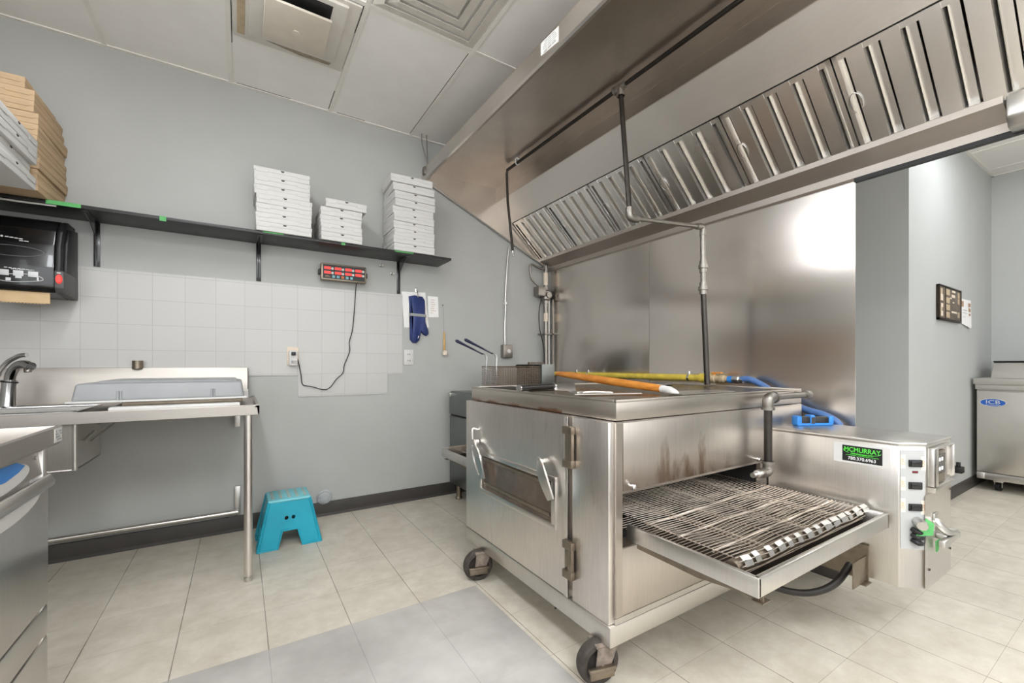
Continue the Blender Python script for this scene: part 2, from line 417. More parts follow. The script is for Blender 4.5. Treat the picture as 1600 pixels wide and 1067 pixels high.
# ------------------------------------------------------------------ ceiling lights and vents
def troffer(i, x, y, k):
    labels = ['long ceiling light panel above the sink side of the room', 'added unseen ceiling light panel behind the camera on the left', 'added unseen ceiling light panel behind the camera in the middle',
              'added unseen ceiling light panel behind the camera near the hood', 'long ceiling light panel beside the bright inner wall', 'added unseen ceiling light panel at the far end of the next area']
    t = thing('ceiling_light', labels[i], 'light', (x, y, CEIL), group='ceiling light panels')
    a, b = .295, .6
    if i == 4: a, b = .295, .55
    if i == 0: a, b = .15, .6
    m = MB()
    m.box(x-a, x+a, y-b, y+b, CEIL-.02, CEIL-.0065, .002)
    for s in (-1, 1): m.box(x-a+.04, x+a-.04, y+s*(b-.012)-.012, y+s*(b-.012)+.012, CEIL-.095, CEIL-.02, .004)
    m.build('frame', 'ceiling_grid', t)
    w = a-.06; MB().prism([(x-w, CEIL-.021), (x-w, CEIL-.07), (x-w+.05, CEIL-.092), (x+w-.05, CEIL-.092), (x+w, CEIL-.07), (x+w, CEIL-.021)], 'y', y-b+.025, y+b-.025).build('diffuser', 'lamp_glow' if i < 4 else 'lamp_mid', t)
for i, (x, y, k) in enumerate(TROFFERS): troffer(i, x, y, k)

t = thing('air_vent', 'stained off-white square ceiling air vent with a dropped centre plate', 'vent', (.22, 2.6, CEIL))
z = CEIL-.0065
m = MB(); m.box(-.035, .535, 2.28, 2.85, z-.012, z, .004); m.build('face_plate', 'vent_white', t)
m = MB(); m.prism([(-.015, 2.30), (.02, 2.30), (.02, 2.815), (-.015, 2.815)], 'z', z-.014, z-.011); m.build('side_slot', 'tan', t, 'dusty tan side slot')
m = MB(); m.box(.035, .475, 2.30, 2.775, z-.03, z-.011, .008); m.build('cone', 'vent_white', t)
m = MB(); m.box(.13, .40, 2.33, 2.66, z-.033, z-.029); m.build('opening', 'black', t, 'dark opening behind the centre plate')
m = MB(); m.box(.10, .405, 2.385, 2.69, z-.073, z-.058, .005); m.lathe([(0, -.0795), (.02, -.078), (.021, -.074), (.05, -.0738), (.05, -.07)], (.255, 2.56, z))
for px, py in ((.2, 2.46), (.33, 2.46), (.2, 2.62), (.33, 2.62)): m.cyl((px, py, z-.063), (px, py, z-.026), .004, 6)
m.build('centre_plate', 'vent_beige', t)
m = MB(); m.poly([(.12, 2.80, z-.0125), (.30, 2.83, z-.0125), (.46, 2.825, z-.0125), (.47, 2.79, z-.0125), (.30, 2.79, z-.0125), (.14, 2.785, z-.0125)], [(0, 1, 2, 3, 4, 5)]); m.build('dust_streak', 'dust', t, 'brown dust streak')

t = thing('ceiling_diffuser', 'white ceiling diffuser of nested square rings beside the hood', 'vent', (.86, 1.95, CEIL))
for k in range(4):
    a = .285-.06*k; m = MB(); zz = CEIL-.0065-.006*k
    cx, cy = .86, 1.955
    for q in range(4):
        R = Matrix.Translation((cx, cy, 0)) @ Matrix.Rotation(q*math.pi/2, 4, 'Z')
        m2 = [(-a, -a, zz-.001), (a, -a, zz-.001), (a-.045, -a+.045, zz-.012), (-a+.045, -a+.045, zz-.012), (-a, -a, zz+.001), (a, -a, zz+.001), (a-.045, -a+.045, zz-.008), (-a+.045, -a+.045, zz-.008)]
        m.poly([R @ Vector(p) for p in m2], [(0, 1, 2, 3), (7, 6, 5, 4), (0, 4, 5, 1), (2, 6, 7, 3), (1, 5, 6, 2), (0, 3, 7, 4)])
    m.build('ring', 'vent_white', t)
MB().box(.86-.062, .86+.062, 1.955-.062, 1.955+.062, CEIL-.038, CEIL-.03, .003).build('centre_plate', 'vent_white', t)
#PART2

# ------------------------------------------------------------------ stainless wall sheets and the exhaust hood
for y0, y1, lab in ((2.142, D-.045, 'tall stainless wall sheet behind the fryer, next to the room corner'), (.877, 2.139, 'tall stainless wall sheet with rippled reflections, at the open end of the wall')):
    single('steel_wall_sheet', MB().box(XB-.004, XB-.0005, y0, y1, .1, 2.055), 'steel_sheet', lab, 'wall panel', (XB-.002, (y0+y1)/2, .1), 'stainless wall sheets')
HY0, HY1 = -.75, D-.002      # hood ends
t = thing('exhaust_hood', 'long stainless steel kitchen exhaust hood with a slanted row of baffle filters', 'hood', (1.9, 1.3, 2.08))
m = MB()     # front lip with a turned-in bottom edge
m.prism([(1.262, 2.70), (1.262, 2.605), (1.272, 2.596), (1.315, 2.63), (1.313, 2.634), (1.274, 2.606), (1.266, 2.61), (1.266, 2.70)], 'y', HY0, HY1)
m.build('front_lip', 'steel_hood', t)
RZ = 2.688
m = MB(); m.prism([(1.266, RZ), (1.266, RZ+.004), (1.954, RZ+.004), (1.954, RZ)], 'y', HY0, HY1-.03)
m.prism([(1.262, 2.70), (1.262, 2.704), (2.565, 2.704), (2.565, 2.70)], 'y', HY0, HY1-.03)
m.build('inner_roof', 'steel_roof', t)
m = MB(); m.prism([(1.95, RZ), (1.95, 2.563), (1.954, 2.56), (1.957, 2.563), (1.957, RZ)], 'y', HY0, HY1-.03)
m.prism([(1.948, 2.655), (1.948, 2.652), (1.951, 2.652), (1.951, 2.655)], 'y', HY0, HY1-.03)
m.build('drop_panel', 'steel_roof', t)
s0 = Vector((1.954, 0, 2.562)); s1 = Vector((2.127, 0, 2.415)); s2 = Vector((2.462, 0, 2.105))
m = MB(); m.prism([(s0.x, s0.z), (s1.x, s1.z), (s1.x+.004, s1.z+.004), (s0.x+.004, s0.z+.004)], 'y', HY0, HY1-.03)
m.build('slanted_panel', 'steel_slant', t)
# left end panel, its bottom edge running down from the lip to the gutter
m = MB(); m.prism([(1.266, 2.70), (1.266, 2.62), (1.30, 2.60), (2.47, 2.075), (2.545, 2.03), (2.565, 2.03), (2.565, 2.70)], 'y', HY1-.03, HY1-.022)
m.prism([(1.275, 2.628), (1.275, 2.616), (2.47, 2.063), (2.47, 2.075)], 'y', HY1-.048, HY1-.028)
m.build('end_panel', 'steel_hood', t)
m = MB(); m.prism([(1.266, 2.70), (1.266, 2.62), (1.30, 2.60), (2.47, 2.075), (2.545, 2.03), (2.565, 2.03), (2.565, 2.70)], 'y', HY0-.004, HY0)
m.build('end_panel', 'steel_hood', t)
# gutter and rear strip
m = MB()
m.prism([(2.436, 2.118), (2.44, 2.122), (2.47, 2.122), (2.47, 2.118), (2.446, 2.114), (2.446, 2.096), (2.52, 2.08), (2.552, 2.056), (2.552, 2.028), (2.566, 2.028), (2.566, 2.014), (2.538, 2.014), (2.538, 2.05), (2.512, 2.068), (2.436, 2.092)], 'y', .372, HY1-.03)
m.build('grease_gutter', 'steel_gutter', t)
m = MB(); m.prism([(2.436, 2.118), (2.436, 2.03), (2.47, 2.0), (2.55, 2.0), (2.565, 2.03), (2.565, 2.118)], 'y', .23, .366, .008)
m.build('grease_cup', 'alu', t, 'boxy grease cup at the gutter end')
m = MB(); m.box(2.54, 2.5655, HY0, .874, 1.995, 2.0145); m.build('rear_gap_strip', 'black', t, 'black strip drawn for the dark gap below the gutter')  # flat black strip put in for the shaded gap behind the hood
m = MB(); m.box(2.5635, 2.5655, HY0, HY1-.03, 2.03, 2.70); m.build('back_panel', 'steel_roof', t)
m = MB(); m.box(2.462, 2.56, HY0, .226, 2.095, 2.11); m.build('back_ledge', 'steel_hood', t)
# grease filters
sv = (s2-s1); L = sv.length; sv.normalize(); nv = Vector((-sv.z*-1, 0, sv.x*-1)); nv = Vector((sv.z, 0, -sv.x))   # towards the room
if nv.x > 0: nv = -nv
def FP(a, h, y): p = s1+sv*a+nv*h; return (p.x, y, p.z)
FW = .505
k = 0; y1 = HY1-.036
while y1 > HY0+.1:
    y0 = max(y1-FW, HY0+.01)
    f = MB()
    for a0, a1, ya, yb in ((.006, .03, y0+.003, y1-.003), (L-.03, L-.006, y0+.003, y1-.003), (.006, L-.006, y0+.003, y0+.02), (.006, L-.006, y1-.02, y1-.003)):
        f.poly([FP(a, h, y) for a in (a0, a1) for h in (-.03, .004) for y in (ya, yb)], [(0, 1, 3, 2), (4, 6, 7, 5), (0, 2, 6, 4), (1, 5, 7, 3), (0, 4, 5, 1), (2, 3, 7, 6)])
    fo = f.build('grease_filter', 'steel_baffle', t)
    n = 4 if k > 2 else 5
    span = (y1-y0-.044); p = span/n
    b1 = MB(); b2 = MB()
    for i in range(n):
        c = y0+.022+p*(i+.5)
        # front channel: flat face with two returned flanges
        w = p*.26
        prof = [(-w-.009, -.024), (-w-.0075, -.024), (-w+.0015, .005), (w-.0015, .005), (w+.0005, -.024), (w+.002, -.024), (w, .0065), (-w, .0065)]
        pts = [FP(a, h, c+yy) for a in (.008, L-.008) for yy, h in prof]; q = len(prof)
        b1.poly(pts, [(j, (j+1) % q, q+(j+1) % q, q+j) for j in range(q)]+[tuple(range(q)), tuple(range(2*q-1, q-1, -1))])
    for i in range(n+1):
        c = y0+.022+p*i; w = p*.12
        prof = [(-w-.001, -.012), (-w, -.028), (w, -.028), (w+.001, -.012), (w+.002, -.012), (w+.001, -.030), (-w-.001, -.030), (-w-.002, -.012)]
        pts = [FP(a, h, min(max(c+yy, y0+.004), y1-.004)) for a in (.012, L-.012) for yy, h in prof]; q = len(prof)
        b2.poly(pts, [(j, (j+1) % q, q+(j+1) % q, q+j) for j in range(q)]+[tuple(range(q)), tuple(range(2*q-1, q-1, -1))])
    b1.build('front_baffles', 'steel_baffle', fo); b2.build('rear_baffles', 'steel_baffle', fo)
    # bail handle at the left edge
    hy = y1-.012; h = MB(); cpt = L*.5
    ring = [FP(cpt+.035*math.cos(q), .006+.012*math.sin((q+math.pi)*.5 % math.pi), hy-.024+.03*math.sin(q)) for q in [math.pi*(.62+1.76*i/12) for i in range(13)]]
    ring = [FP(cpt+.045*math.cos(q), .012, hy-.026-.024*math.sin(q)) for q in [math.pi*(.3+2.0*i/14) for i in range(12)]]
    h.tube(ring, .0024, 6); h.build('handle', 'chrome', fo)
    y1 = y0; k += 1
m = MB()     # label on the lip
m.prism([(1.58, 2.69), (1.72, 2.697), (1.72, 2.634), (1.58, 2.618)], 'x', 1.2605, 1.262)
lb = m.build('label_plate', 'paper', t, 'small white label on the hood lip')
m = MB()
for r in range(6):
    z = 2.684-.0098*r; w = (.08, .10, .115, .115, .09, .10)[r]
    for i in range(3):
        m.box(1.2598, 1.2606, 1.65-w/2+i*w/3, 1.65-w/2+i*w/3+w*.28, z-.001, z+(.0008 if r != 5 else .003))
m.build('fine_print', 'grey_mark', lb)
m = MB()     # hanger rods at the wall
for y, x in ((3.3, 1.234), (3.3, 1.274)): m.tube(smooth_path([(x, y, CEIL), (x+.004, y, 2.88), (1.283-.006*(x < 1.25), y, 2.75), (1.283, y, 2.70)]), .004, 8)
m.box(1.2500, 1.264, 3.285, 3.33, 2.64, 2.70, .002)
m.build('hanger_rod', 'pipe_grey', t)

# unseen lamps added under the hood roof to brighten the hood inside
for i, y in enumerate((.45, -.5)):
    t = thing('hood_fill_lamp', ('added unseen glass lamp under the hood roof above the conveyor', 'added unseen glass lamp under the hood roof, far from the sink')[i], 'light', (1.55, y, RZ), group='added lamps under the hood')
    m = MB(); m.lathe([(0, 0), (.075, 0), (.075, .03), (.06, .04), (0, .04)], (1.55, y, RZ), (0, 0, -1), 24); m.build('base', 'alu', t)
    m = MB(); m.lathe([(.055, .04), (.062, .06), (.062, .11), (.045, .14), (0, .15)], (1.55, y, RZ), (0, 0, -1), 24); m.build('globe', 'globe_glow', t)

# ------------------------------------------------------------------ fire-suppression piping
t = thing('suppression_pipe', 'black pipe run under the hood roof with drop pipes and a nozzle', 'pipe', (1.8, 1.7, RZ))
PX, PZ = 1.8, 2.655
m = MB(); m.tube([(PX, HY0+.02, PZ), (PX, 2.905, PZ)], .0115, 12); m.build('main_pipe', 'pipe_black', t)
m = MB(); m.tube([(PX, 2.88, PZ), (PX, 2.905, PZ-.004), (PX, 2.915, PZ-.03), (PX, 2.90, 2.40), (PX+.0, 2.825, 1.99)], .010, 12); m.build('drop_pipe', 'pipe_black', t)
m = MB(); m.lathe([(0, 0), (.008, 0), (.009, .012), (.006, .03), (.009, .045), (.006, .05), (0, .05)], (PX, 2.825, 1.996), (0, -.18, -1), 12); m.build('nozzle', 'chrome', t, 'chrome spray nozzle')
m = MB(); m.tube([(PX, 1.70, PZ-.02), (PX, 1.635, 1.93)], .0135, 12); m.build('drop_pipe', 'pipe_black', t)
m = MB(); m.tube([(PX, 1.74, PZ), (PX, 1.66, PZ)], .021, 14); m.tube([(PX, 1.70, PZ-.005), (PX, 1.699, PZ-.045)], .020, 14); m.lathe([(.0215, -.006), (.024, -.006), (.024, .006), (.0215, .006)], (PX, 1.74, PZ), (0, 1, 0), 14)
m.lathe([(.0205, -.006), (.024, -.006), (.024, .006), (.0205, .006)], (PX, 1.699, PZ-.045), (0, 0, 1), 14); m.build('tee_fitting', 'pipe_grey', t)
m = MB(); m.tube(smooth_path([(PX, 1.637, 1.96), (PX, 1.634, 1.915), (PX+.03, 1.632, 1.905), (PX+.06, 1.628, 1.907)], 4), .021, 12); m.build('elbow_fitting', 'pipe_grey', t)
VX, VY = 2.33, 1.548
m = MB(); m.tube([(PX+.04, 1.63, 1.906), (VX-.02, VY, 1.921)], .0115, 12); m.build('branch_pipe', 'pipe_grey', t)
m = MB(); m.tube(smooth_path([(VX-.05, VY+.006, 1.92), (VX, VY, 1.92), (VX, VY, 1.87)], 4), .019, 12); m.build('elbow_fitting', 'pipe_grey', t)
m = MB(); m.tube([(VX, VY, 1.9), (VX, VY-.006, 1.40)], .0155, 12); m.build('drop_pipe', 'pipe_grey', t)
for z in (1.685, 1.555):
    m = MB(); m.lathe([(.0155, -.035), (.021, -.035), (.021, -.012), (.027, -.010), (.027, .010), (.021, .012), (.021, .035), (.0155, .035)], (VX, VY-.003, z), (0, 0, 1), 12); m.build('union_fitting', 'pipe_grey', t)
m = MB(); m.tube([(VX, VY-.005, 1.53), (VX, VY-.03, .983)], .0165, 12); m.build('drop_pipe', 'pipe_black', t)
m = MB()
m.box(PX-.018, PX+.018, 2.745, 2.775, RZ-.012, RZ, .002); m.tube([(PX-.016, 2.76, RZ-.008)]+arc((PX, 2.76, PZ), .016, math.pi, 2*math.pi, 8, (1, 0, 0), (0, 0, 1))+[(PX+.016, 2.76, RZ-.008)], .004, 8)
m.build('pipe_clip', 'white_plastic', t, 'pale pipe clip on the hood roof')

# gas pipe in the corner with its shut-off valve and tubing
t = thing('gas_pipe', 'upright grey gas pipe with a valve in the room corner', 'pipe', (2.50, 3.325, 0))
gx, gy = 2.497, 3.325
m = MB(); m.tube([(gx, gy, 0), (gx, gy, 2.06)], .021, 14); m.build('riser', 'pipe_grey', t)
m = MB(); m.tube([(gx, gy, 1.99), (gx, gy, 1.87)], .0222, 14); m.build('tag', 'tape_paper', t, 'pale paper tag wrapped round the pipe')
m = MB(); m.tube([(gx, gy, 1.6), (gx, gy, 1.52)], .0222, 14); m.build('tag', 'tape_paper', t, 'pale paper tag wrapped round the pipe')
m = MB(); m.lathe([(.0, -.08), (.028, -.08), (.03, -.05), (.044, -.04), (.05, 0), (.044, .04), (.03, .05), (.028, .08), (0, .08)], (gx, gy, 1.77), (0, 0, 1), 16)
m.box(gx-.12, gx-.03, gy-.05, gy+.035, 1.755, 1.845, .006); m.lathe([(0, 0), (.03, 0), (.03, .02), (0, .02)], (gx, gy-.04, 1.77), (0, -1, 0), 14); m.build('valve', 'pipe_grey', t, 'boxy grey gas valve')
m = MB(); m.tube(smooth_path([(gx-.10, gy-.02, 1.845), (gx-.15, gy-.02, 1.88), (gx-.185, gy-.02, 1.92), (gx-.20, gy-.02, 2.02), (gx-.17, gy-.02, 2.045), (gx-.12, gy-.02, 2.03), (gx-.05, gy-.02, 2.02), (gx-.03, gy-.02, 2.06)], 5), .011, 10)
m.build('conduit', 'pipe_grey', t)
m = MB(); m.tube(smooth_path([(gx-.06, gy-.02, 1.75), (gx-.10, gy-.03, 1.62), (gx-.095, gy-.03, 1.45), (gx-.05, gy-.03, 1.28), (gx-.035, gy-.02, 1.1), (gx-.03, gy-.01, .8)], 6), .005, 8); m.build('tubing', 'cable', t, 'thin dark tubing')
m = MB(); m.tube([(gx+.045, gy+.01, .1), (gx+.045, gy+.01, 1.74)], .008, 8); m.build('side_tube', 'alu', t)
m = MB(); m.box(gx-.06, gx+.06, gy+.012, D-.009, 1.39, 1.405, .002); m.box(gx-.028, gx+.06, gy-.026, gy+.03, 1.39, 1.405, .003); m.build('bracket', 'pipe_grey', t)

t = thing('switch_box', 'small grey wall box with a round white button under a thin conduit', 'switch', (2.07, D, 1.17))
m = MB(); m.box(2.02, 2.118, D-.055, D-.001, 1.165, 1.285, .004); m.build('box', 'pipe_grey', t)
m = MB(); m.lathe([(0, 0), (.019, 0), (.019, .006), (.016, .009), (0, .009)], (2.075, D-.055, 1.225), (0, -1, 0), 18); m.build('button', 'white_plastic', t, 'round white button')
m = MB(); m.tube(smooth_path([(2.055, D-.02, 1.28), (2.053, D-.02, 1.45), (2.06, D-.02, 1.62), (2.06, D-.015, 1.7), (2.085, D-.015, 2.05), (2.105, D-.015, 2.20)], 5), .008, 8); m.build('conduit', 'alu', t)
m = MB(); m.tube([(2.062, D-.025, 1.655), (2.062, D-.025, 1.675)], .013, 10); m.box(2.04, 2.085, D-.012, D-.001, 1.655, 1.675); m.build('strap', 'alu', t)

# ------------------------------------------------------------------ conveyor oven
OX0, OX1, OY0, OY1 = 1.075, 2.385, 1.04, 2.115
ov = thing('conveyor_oven', 'large stainless steel conveyor pizza oven on casters with a wire belt', 'oven', (1.72, 1.58, 0))
m = MB()
for a in ((OX0, OX1, OY0, OY1, .235, .47), (OX0, OX1, OY0, OY1, .655, .905), (OX0, 1.105, OY0, OY1, .47, .655), (2.0, OX1, OY0, OY1, .47, .655)): m.box(*a)
m.build('body', 'steel_front', ov)
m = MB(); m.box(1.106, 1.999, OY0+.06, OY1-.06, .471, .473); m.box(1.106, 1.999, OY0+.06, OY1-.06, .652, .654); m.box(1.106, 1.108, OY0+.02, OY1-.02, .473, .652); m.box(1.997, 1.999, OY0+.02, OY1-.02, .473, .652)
m.build('baking_chamber', 'tunnel_dark', ov, 'dark inside of the baking tunnel')
m = MB(); m.box(OX0-.029, OX1+.002, OY0-.006, OY1+.006, .147, .216, .003); m.box(OX0-.004, OX1, OY0-.003, OY1, .216, .236); m.build('base_skirt', 'steel_control', ov)
m = MB(); m.box(OX0+.004, OX1, OY0-.002, OY1, .908, .972, .003)
m.poly([(OX0+.004, OY0-.002, .972), (OX1, OY0-.002, .972), (OX1, OY1, .972), (OX0+.004, OY1, .972), (OX0+.03, OY0+.03, .972), (OX1-.03, OY0+.03, .972), (OX1-.03, OY1-.03, .972), (OX0+.03, OY1-.03, .972)], [])
for a in ((OX0+.004, OX1, OY0-.002, OY0+.012), (OX0+.004, OX1, OY1-.014, OY1), (OX0+.004, OX0+.018, OY0+.012, OY1-.014), (OX1-.014, OX1, OY0+.012, OY1-.014)): m.box(*a, .968, .981, .003)
m.build('top_cover', 'steel_lid', ov)
m = MB(); m.box(OX0+.02, OX1-.016, OY0+.014, OY1-.016, .9725, .974); m.build('top_sheet', 'greasy', ov, 'greasy dark sheet recessed in the oven top')
# front face strips
m = MB(); m.box(OX0-.001, 1.104, OY0-.006, OY0, .24, .90); m.build('corner_strip', 'steel_front', ov)
m = MB(); m.box(1.11, 2.38, OY0-.004, OY0, .665, .900, .001); m.build('upper_panel', 'steel_burnt', ov, 'upper front panel with brown burnt streaks')
m = MB(); m.box(1.104, 2.38, OY0-.003, OY0, .24, .468, .001); m.build('lower_panel', 'steel_front', ov)
for x in (1.142, 1.945):
    m = MB(); m.lathe([(0, 0), (.006, 0), (.006, .01), (.009, .012), (.009, .022), (.005, .026), (0, .026)], (x, OY0-.004, .68), (0, -1, 0), 12); m.build('thumb_screw', 'chrome', ov)
# side facing the sink: hinged door, fixed pillar panel
DX = 1.048
m = MB(); m.box(DX, OX0, OY0+.004, 1.232, .219, .905, .004); m.build('pillar_panel', 'steel_oven', ov)
dr = MB(); 
for a in ((1.255, OY1+.004, .219, .46), (1.255, OY1+.004, .648, .905), (1.255, 1.335, .46, .648), (1.95, OY1+.004, .46, .648)): dr.box(DX, OX0, *a)
dr.box(DX-.004, DX+.004, 1.255, 1.275, .219, .905, .001)
door = dr.build('door', 'steel_oven', ov)
m = MB(); W0, W1, V0, V1 = 1.345, 1.942, .468, .642
for a in ((W0-.02, W1+.02, V0-.02, V0+.004), (W0-.02, W1+.02, V1-.004, V1+.016), (W0-.02, W0+.006, V0, V1), (W1-.006, W1+.02, V0, V1)): m.box(DX-.008, DX+.012, *a, .002)
m.build('window_frame', 'steel_control', door)
m = MB(); m.box(DX+.008, DX+.013, W0+.005, W1-.005, V0+.003, V1-.003)
m.build('window_glass', 'brown_window', door, 'brown heat-stained viewing window')
m = MB(); 
for a in ((W0+.03, W1-.012, V0+.02, V0+.034), (W0+.03, W1-.012, V1-.03, V1-.016)): m.box(DX+.003, DX+.009, *a, .001)
m.build('window_rail', 'steel_worn', door)
def lever(P, wz=.022, th=.008, nm='door_lever', lab=None):
    """a cast lever: flattened bent bar through P (y, z, thickness scale, x)"""
    m = MB(); pts = smooth_path([Vector(p) for p in P], 5); A = []
    for i, p in enumerate(pts):
        tn = (pts[min(i+1, len(pts)-1)]-pts[max(i-1, 0)]).normalized(); s = tn.cross(Vector((1, 0, 0))).normalized()
        k = .55+.45*math.sin(math.pi*min(1, (i+2)/(len(pts)+3)))
        A.append([m.bm.verts.new(p+s*(wz*k*c)+Vector((th*d, 0, 0))) for c, d in ((-.5, -.7), (0, -1), (.5, -.7), (.5, .7), (0, 1), (-.5, .7))])
    for a, b in zip(A, A[1:]):
        for j in range(6): m.bm.faces.new((a[j], a[(j+1) % 6], b[(j+1) % 6], b[j]))
    m.bm.faces.new(A[0]); m.bm.faces.new(A[-1][::-1]); return m
m = lever([(DX-.022, 1.425, .708), (DX-.03, 1.40, .700), (DX-.036, 1.37, .66), (DX-.034, 1.345, .615), (DX-.028, 1.325, .575)], .052, .006)
m.lathe([(0, 0), (.014, 0), (.014, .026), (.010, .03), (0, .03)], (DX, 1.412, .703), (-1, 0, 0), 14); m.build('latch_lever', 'alu', door, 'cast metal latch lever at the window corner')
m = lever([(DX-.02, 1.985, .70), (DX-.03, 1.965, .675), (DX-.034, 1.925, .64), (DX-.03, 1.90, .58), (DX-.024, 1.885, .53)], .05, .006)
m.lathe([(.008, 0), (.016, 0), (.016, .03), (.008, .03), (.008, 0)], (DX-.004, 1.975, .70), (-1, 0, 0), 14)
m.tube(smooth_path([(DX, 1.99, .76), (DX-.025, 1.995, .765), (DX-.028, 1.99, .70), (DX-.028, 1.985, .63), (DX-.02, 1.965, .575), (DX-.012, 1.95, .535)], 5), .006, 8)
m.tube(smooth_path([(DX-.012, 1.975, .67), (DX-.026, 1.965, .65), (DX-.026, 1.955, .60), (DX-.018, 1.94, .545)], 5), .005, 8)
m.build('latch_lever', 'alu', door, 'cast metal latch handle with curved prongs')
for z0, z1 in ((.715, .87), (.30, .44)):
    m = MB(); m.box(DX-.02, DX, 1.214, 1.268, z0, z0+.03, .003); m.box(DX-.02, DX, 1.214, 1.268, z1-.03, z1, .003); m.box(DX-.018, DX-.004, 1.214, 1.24, z0+.028, z1-.028, .003); m.box(DX-.006, DX, 1.248, 1.268, z0+.028, z1-.028, .001)
    m.build('hinge', 'steel_worn', ov, 'chunky door hinge')
# casters
def caster(x, y, a):
    c = Matrix.Translation((x, y, 0)) @ Matrix.Rotation(a, 4, 'Z')     # local -y = outer face of the wheel
    r = .076; P = lambda *p: c @ Vector(p)
    ax = (c.to_3x3() @ Vector((0, -1, 0)))
    m = MB(); m.lathe([(.052, -.022), (.068, -.022), (r-.003, -.017), (r, -.008), (r, .008), (r-.003, .017), (.068, .022), (.052, .022), (.052, -.022)], P(0, 0, r), ax, 32)
    w = m.build('caster_wheel', 'rubber', ov)
    m = MB(); m.lathe([(0, -.006), (.035, -.008), (.053, -.014), (.053, .014), (.035, .008), (.018, .012), (.018, .024), (0, .024)], P(0, 0, r), ax, 28); m.build('wheel_hub', 'hub_dark', w)
    m = MB()
    for s in (-1, 1):
        pr = [(.062, .140), (.030, .06), (-.012, .06), (-.022, .075), (-.015, .140)]
        A = [P(px, s*.029, pz) for px, pz in pr]+[P(px, s*.033, pz) for px, pz in pr]
        m.poly(A, [(0, 1, 2, 3, 4), (9, 8, 7, 6, 5)]+[(i, (i+1) % 5, 5+(i+1) % 5, 5+i) for i in range(5)])
    m.box(-.02, .07, -.033, .033, .136, .1465, .002, M=c); m.cyl(P(0, -.04, r), P(0, .04, r), .008, 10)
    m.build('caster_fork', 'rust', w)
    m = MB(); m.box(-.055, .045, -.052, -.034, .068, .082, .003, M=c); m.box(-.05, .04, -.048, -.036, .045, .069, .002, M=c); m.build('brake_pedal', 'steel_worn', w)
CA = math.radians(-14)
for x, y in ((1.03, 1.95), (1.045, 1.095), (2.25, 1.10), (2.25, 2.02)): caster(x, y, CA)
# conveyor trays (near and far end) and the wire belt
TX0, TX1 = 1.13, 2.035
def tray(y0, y1, ye):
    """frame from the oven face y0 to the free end ye"""
    m = MB(); s = 1 if ye > y0 else -1; zb, zt = .494, .548
    lo, hi = min(y0, ye), max(y0, ye)
    m.box(TX0, TX0+.014, lo, hi, zb, zt, .003); m.box(TX1-.014, TX1, lo, hi, zb, zt, .003)
    m.box(TX0+.001, TX1-.001, min(ye, ye-s*.016), max(ye, ye-s*.016), zb, zt, .004)
    m.box(TX0+.01, TX1-.01, lo+.004, hi-.004, zb, zb+.004)
    tr = m.build('conveyor_tray', 'steel_control', ov)
    m = MB(); m.box(TX0+.016, TX1-.016, lo+.02, hi-.02, zb+.0045, zb+.0065); m.build('crumb_sheet', 'steel_dark', tr, 'dirty crumb pan under the belt')
    m = MB(); m.prism([(lo+.02, zb-.001), (hi-.02, zb-.001), (hi-.02, zb-.022), (hi-.06, zb-.018), (lo+.25, zb-.034), (lo+.02, zb-.03)] if s > 0 else [(hi-.02, zb-.001), (lo+.004, zb-.001), (lo+.004, zb-.022), (lo+.06, zb-.018), (hi-.25, zb-.034), (hi-.02, zb-.03)], 'x', TX0+.03, TX0+.034)
    m.box(TX0+.02, TX0+.06, min(ye, ye-s*.03), max(ye, ye-s*.03), zb-.022, zb-.019); m.build('tray_bracket', 'steel_worn', tr)
tray(OY0, OY0, .592); tray(OY1, OY1, 2.655)
BX0, BX1, BZ = 1.165, 2.0, .561
def belt(y_in, ye, s):
    m = MB(); R = .026; pitch = .0142
    n = int(abs(ye-y_in)/pitch); ends = []
    # links: each wire runs across with small hooked jogs at the strand lines
    jog = [BX0+(BX1-BX0)*q for q in (0, .025, .15, .165, .33, .345, .52, .535, .69, .705, .85, .865, .975, 1)]
    def wire(yc, zc, dy, dz, r=.00145):
        pts = []
        for j, x in enumerate(jog):
            q = 1 if (j//2) % 2 else 0
            pts.append((x, yc+dy*q, zc+dz*q+random.uniform(-.0006, .0006)))
        m.tube(pts, r, 5)
    for i in range(n):
        y = y_in+s*pitch*(i+.2); wire(y, BZ, s*pitch*.55, 0)
    yb = y_in+s*pitch*n
    for i in range(6):    # round the nose roller
        a = math.pi/2-math.pi*(i+.3)/6*1.05; a2 = a-.25
        wire(yb+s*R*math.cos(a), BZ-R+R*math.sin(a), s*R*(math.cos(a2)-math.cos(a)), R*(math.sin(a2)-math.sin(a)), .0018)
    for x in jog[::2]:
        m.tube([(x, y_in, BZ+.001), (x, yb, BZ+.001)], .0014, 5)
    return m, yb, R
m, yb, R = belt(OY0+.42, .665, -1)
bl = m.build('conveyor_belt', 'wire', ov, 'brown-stained wire belt')
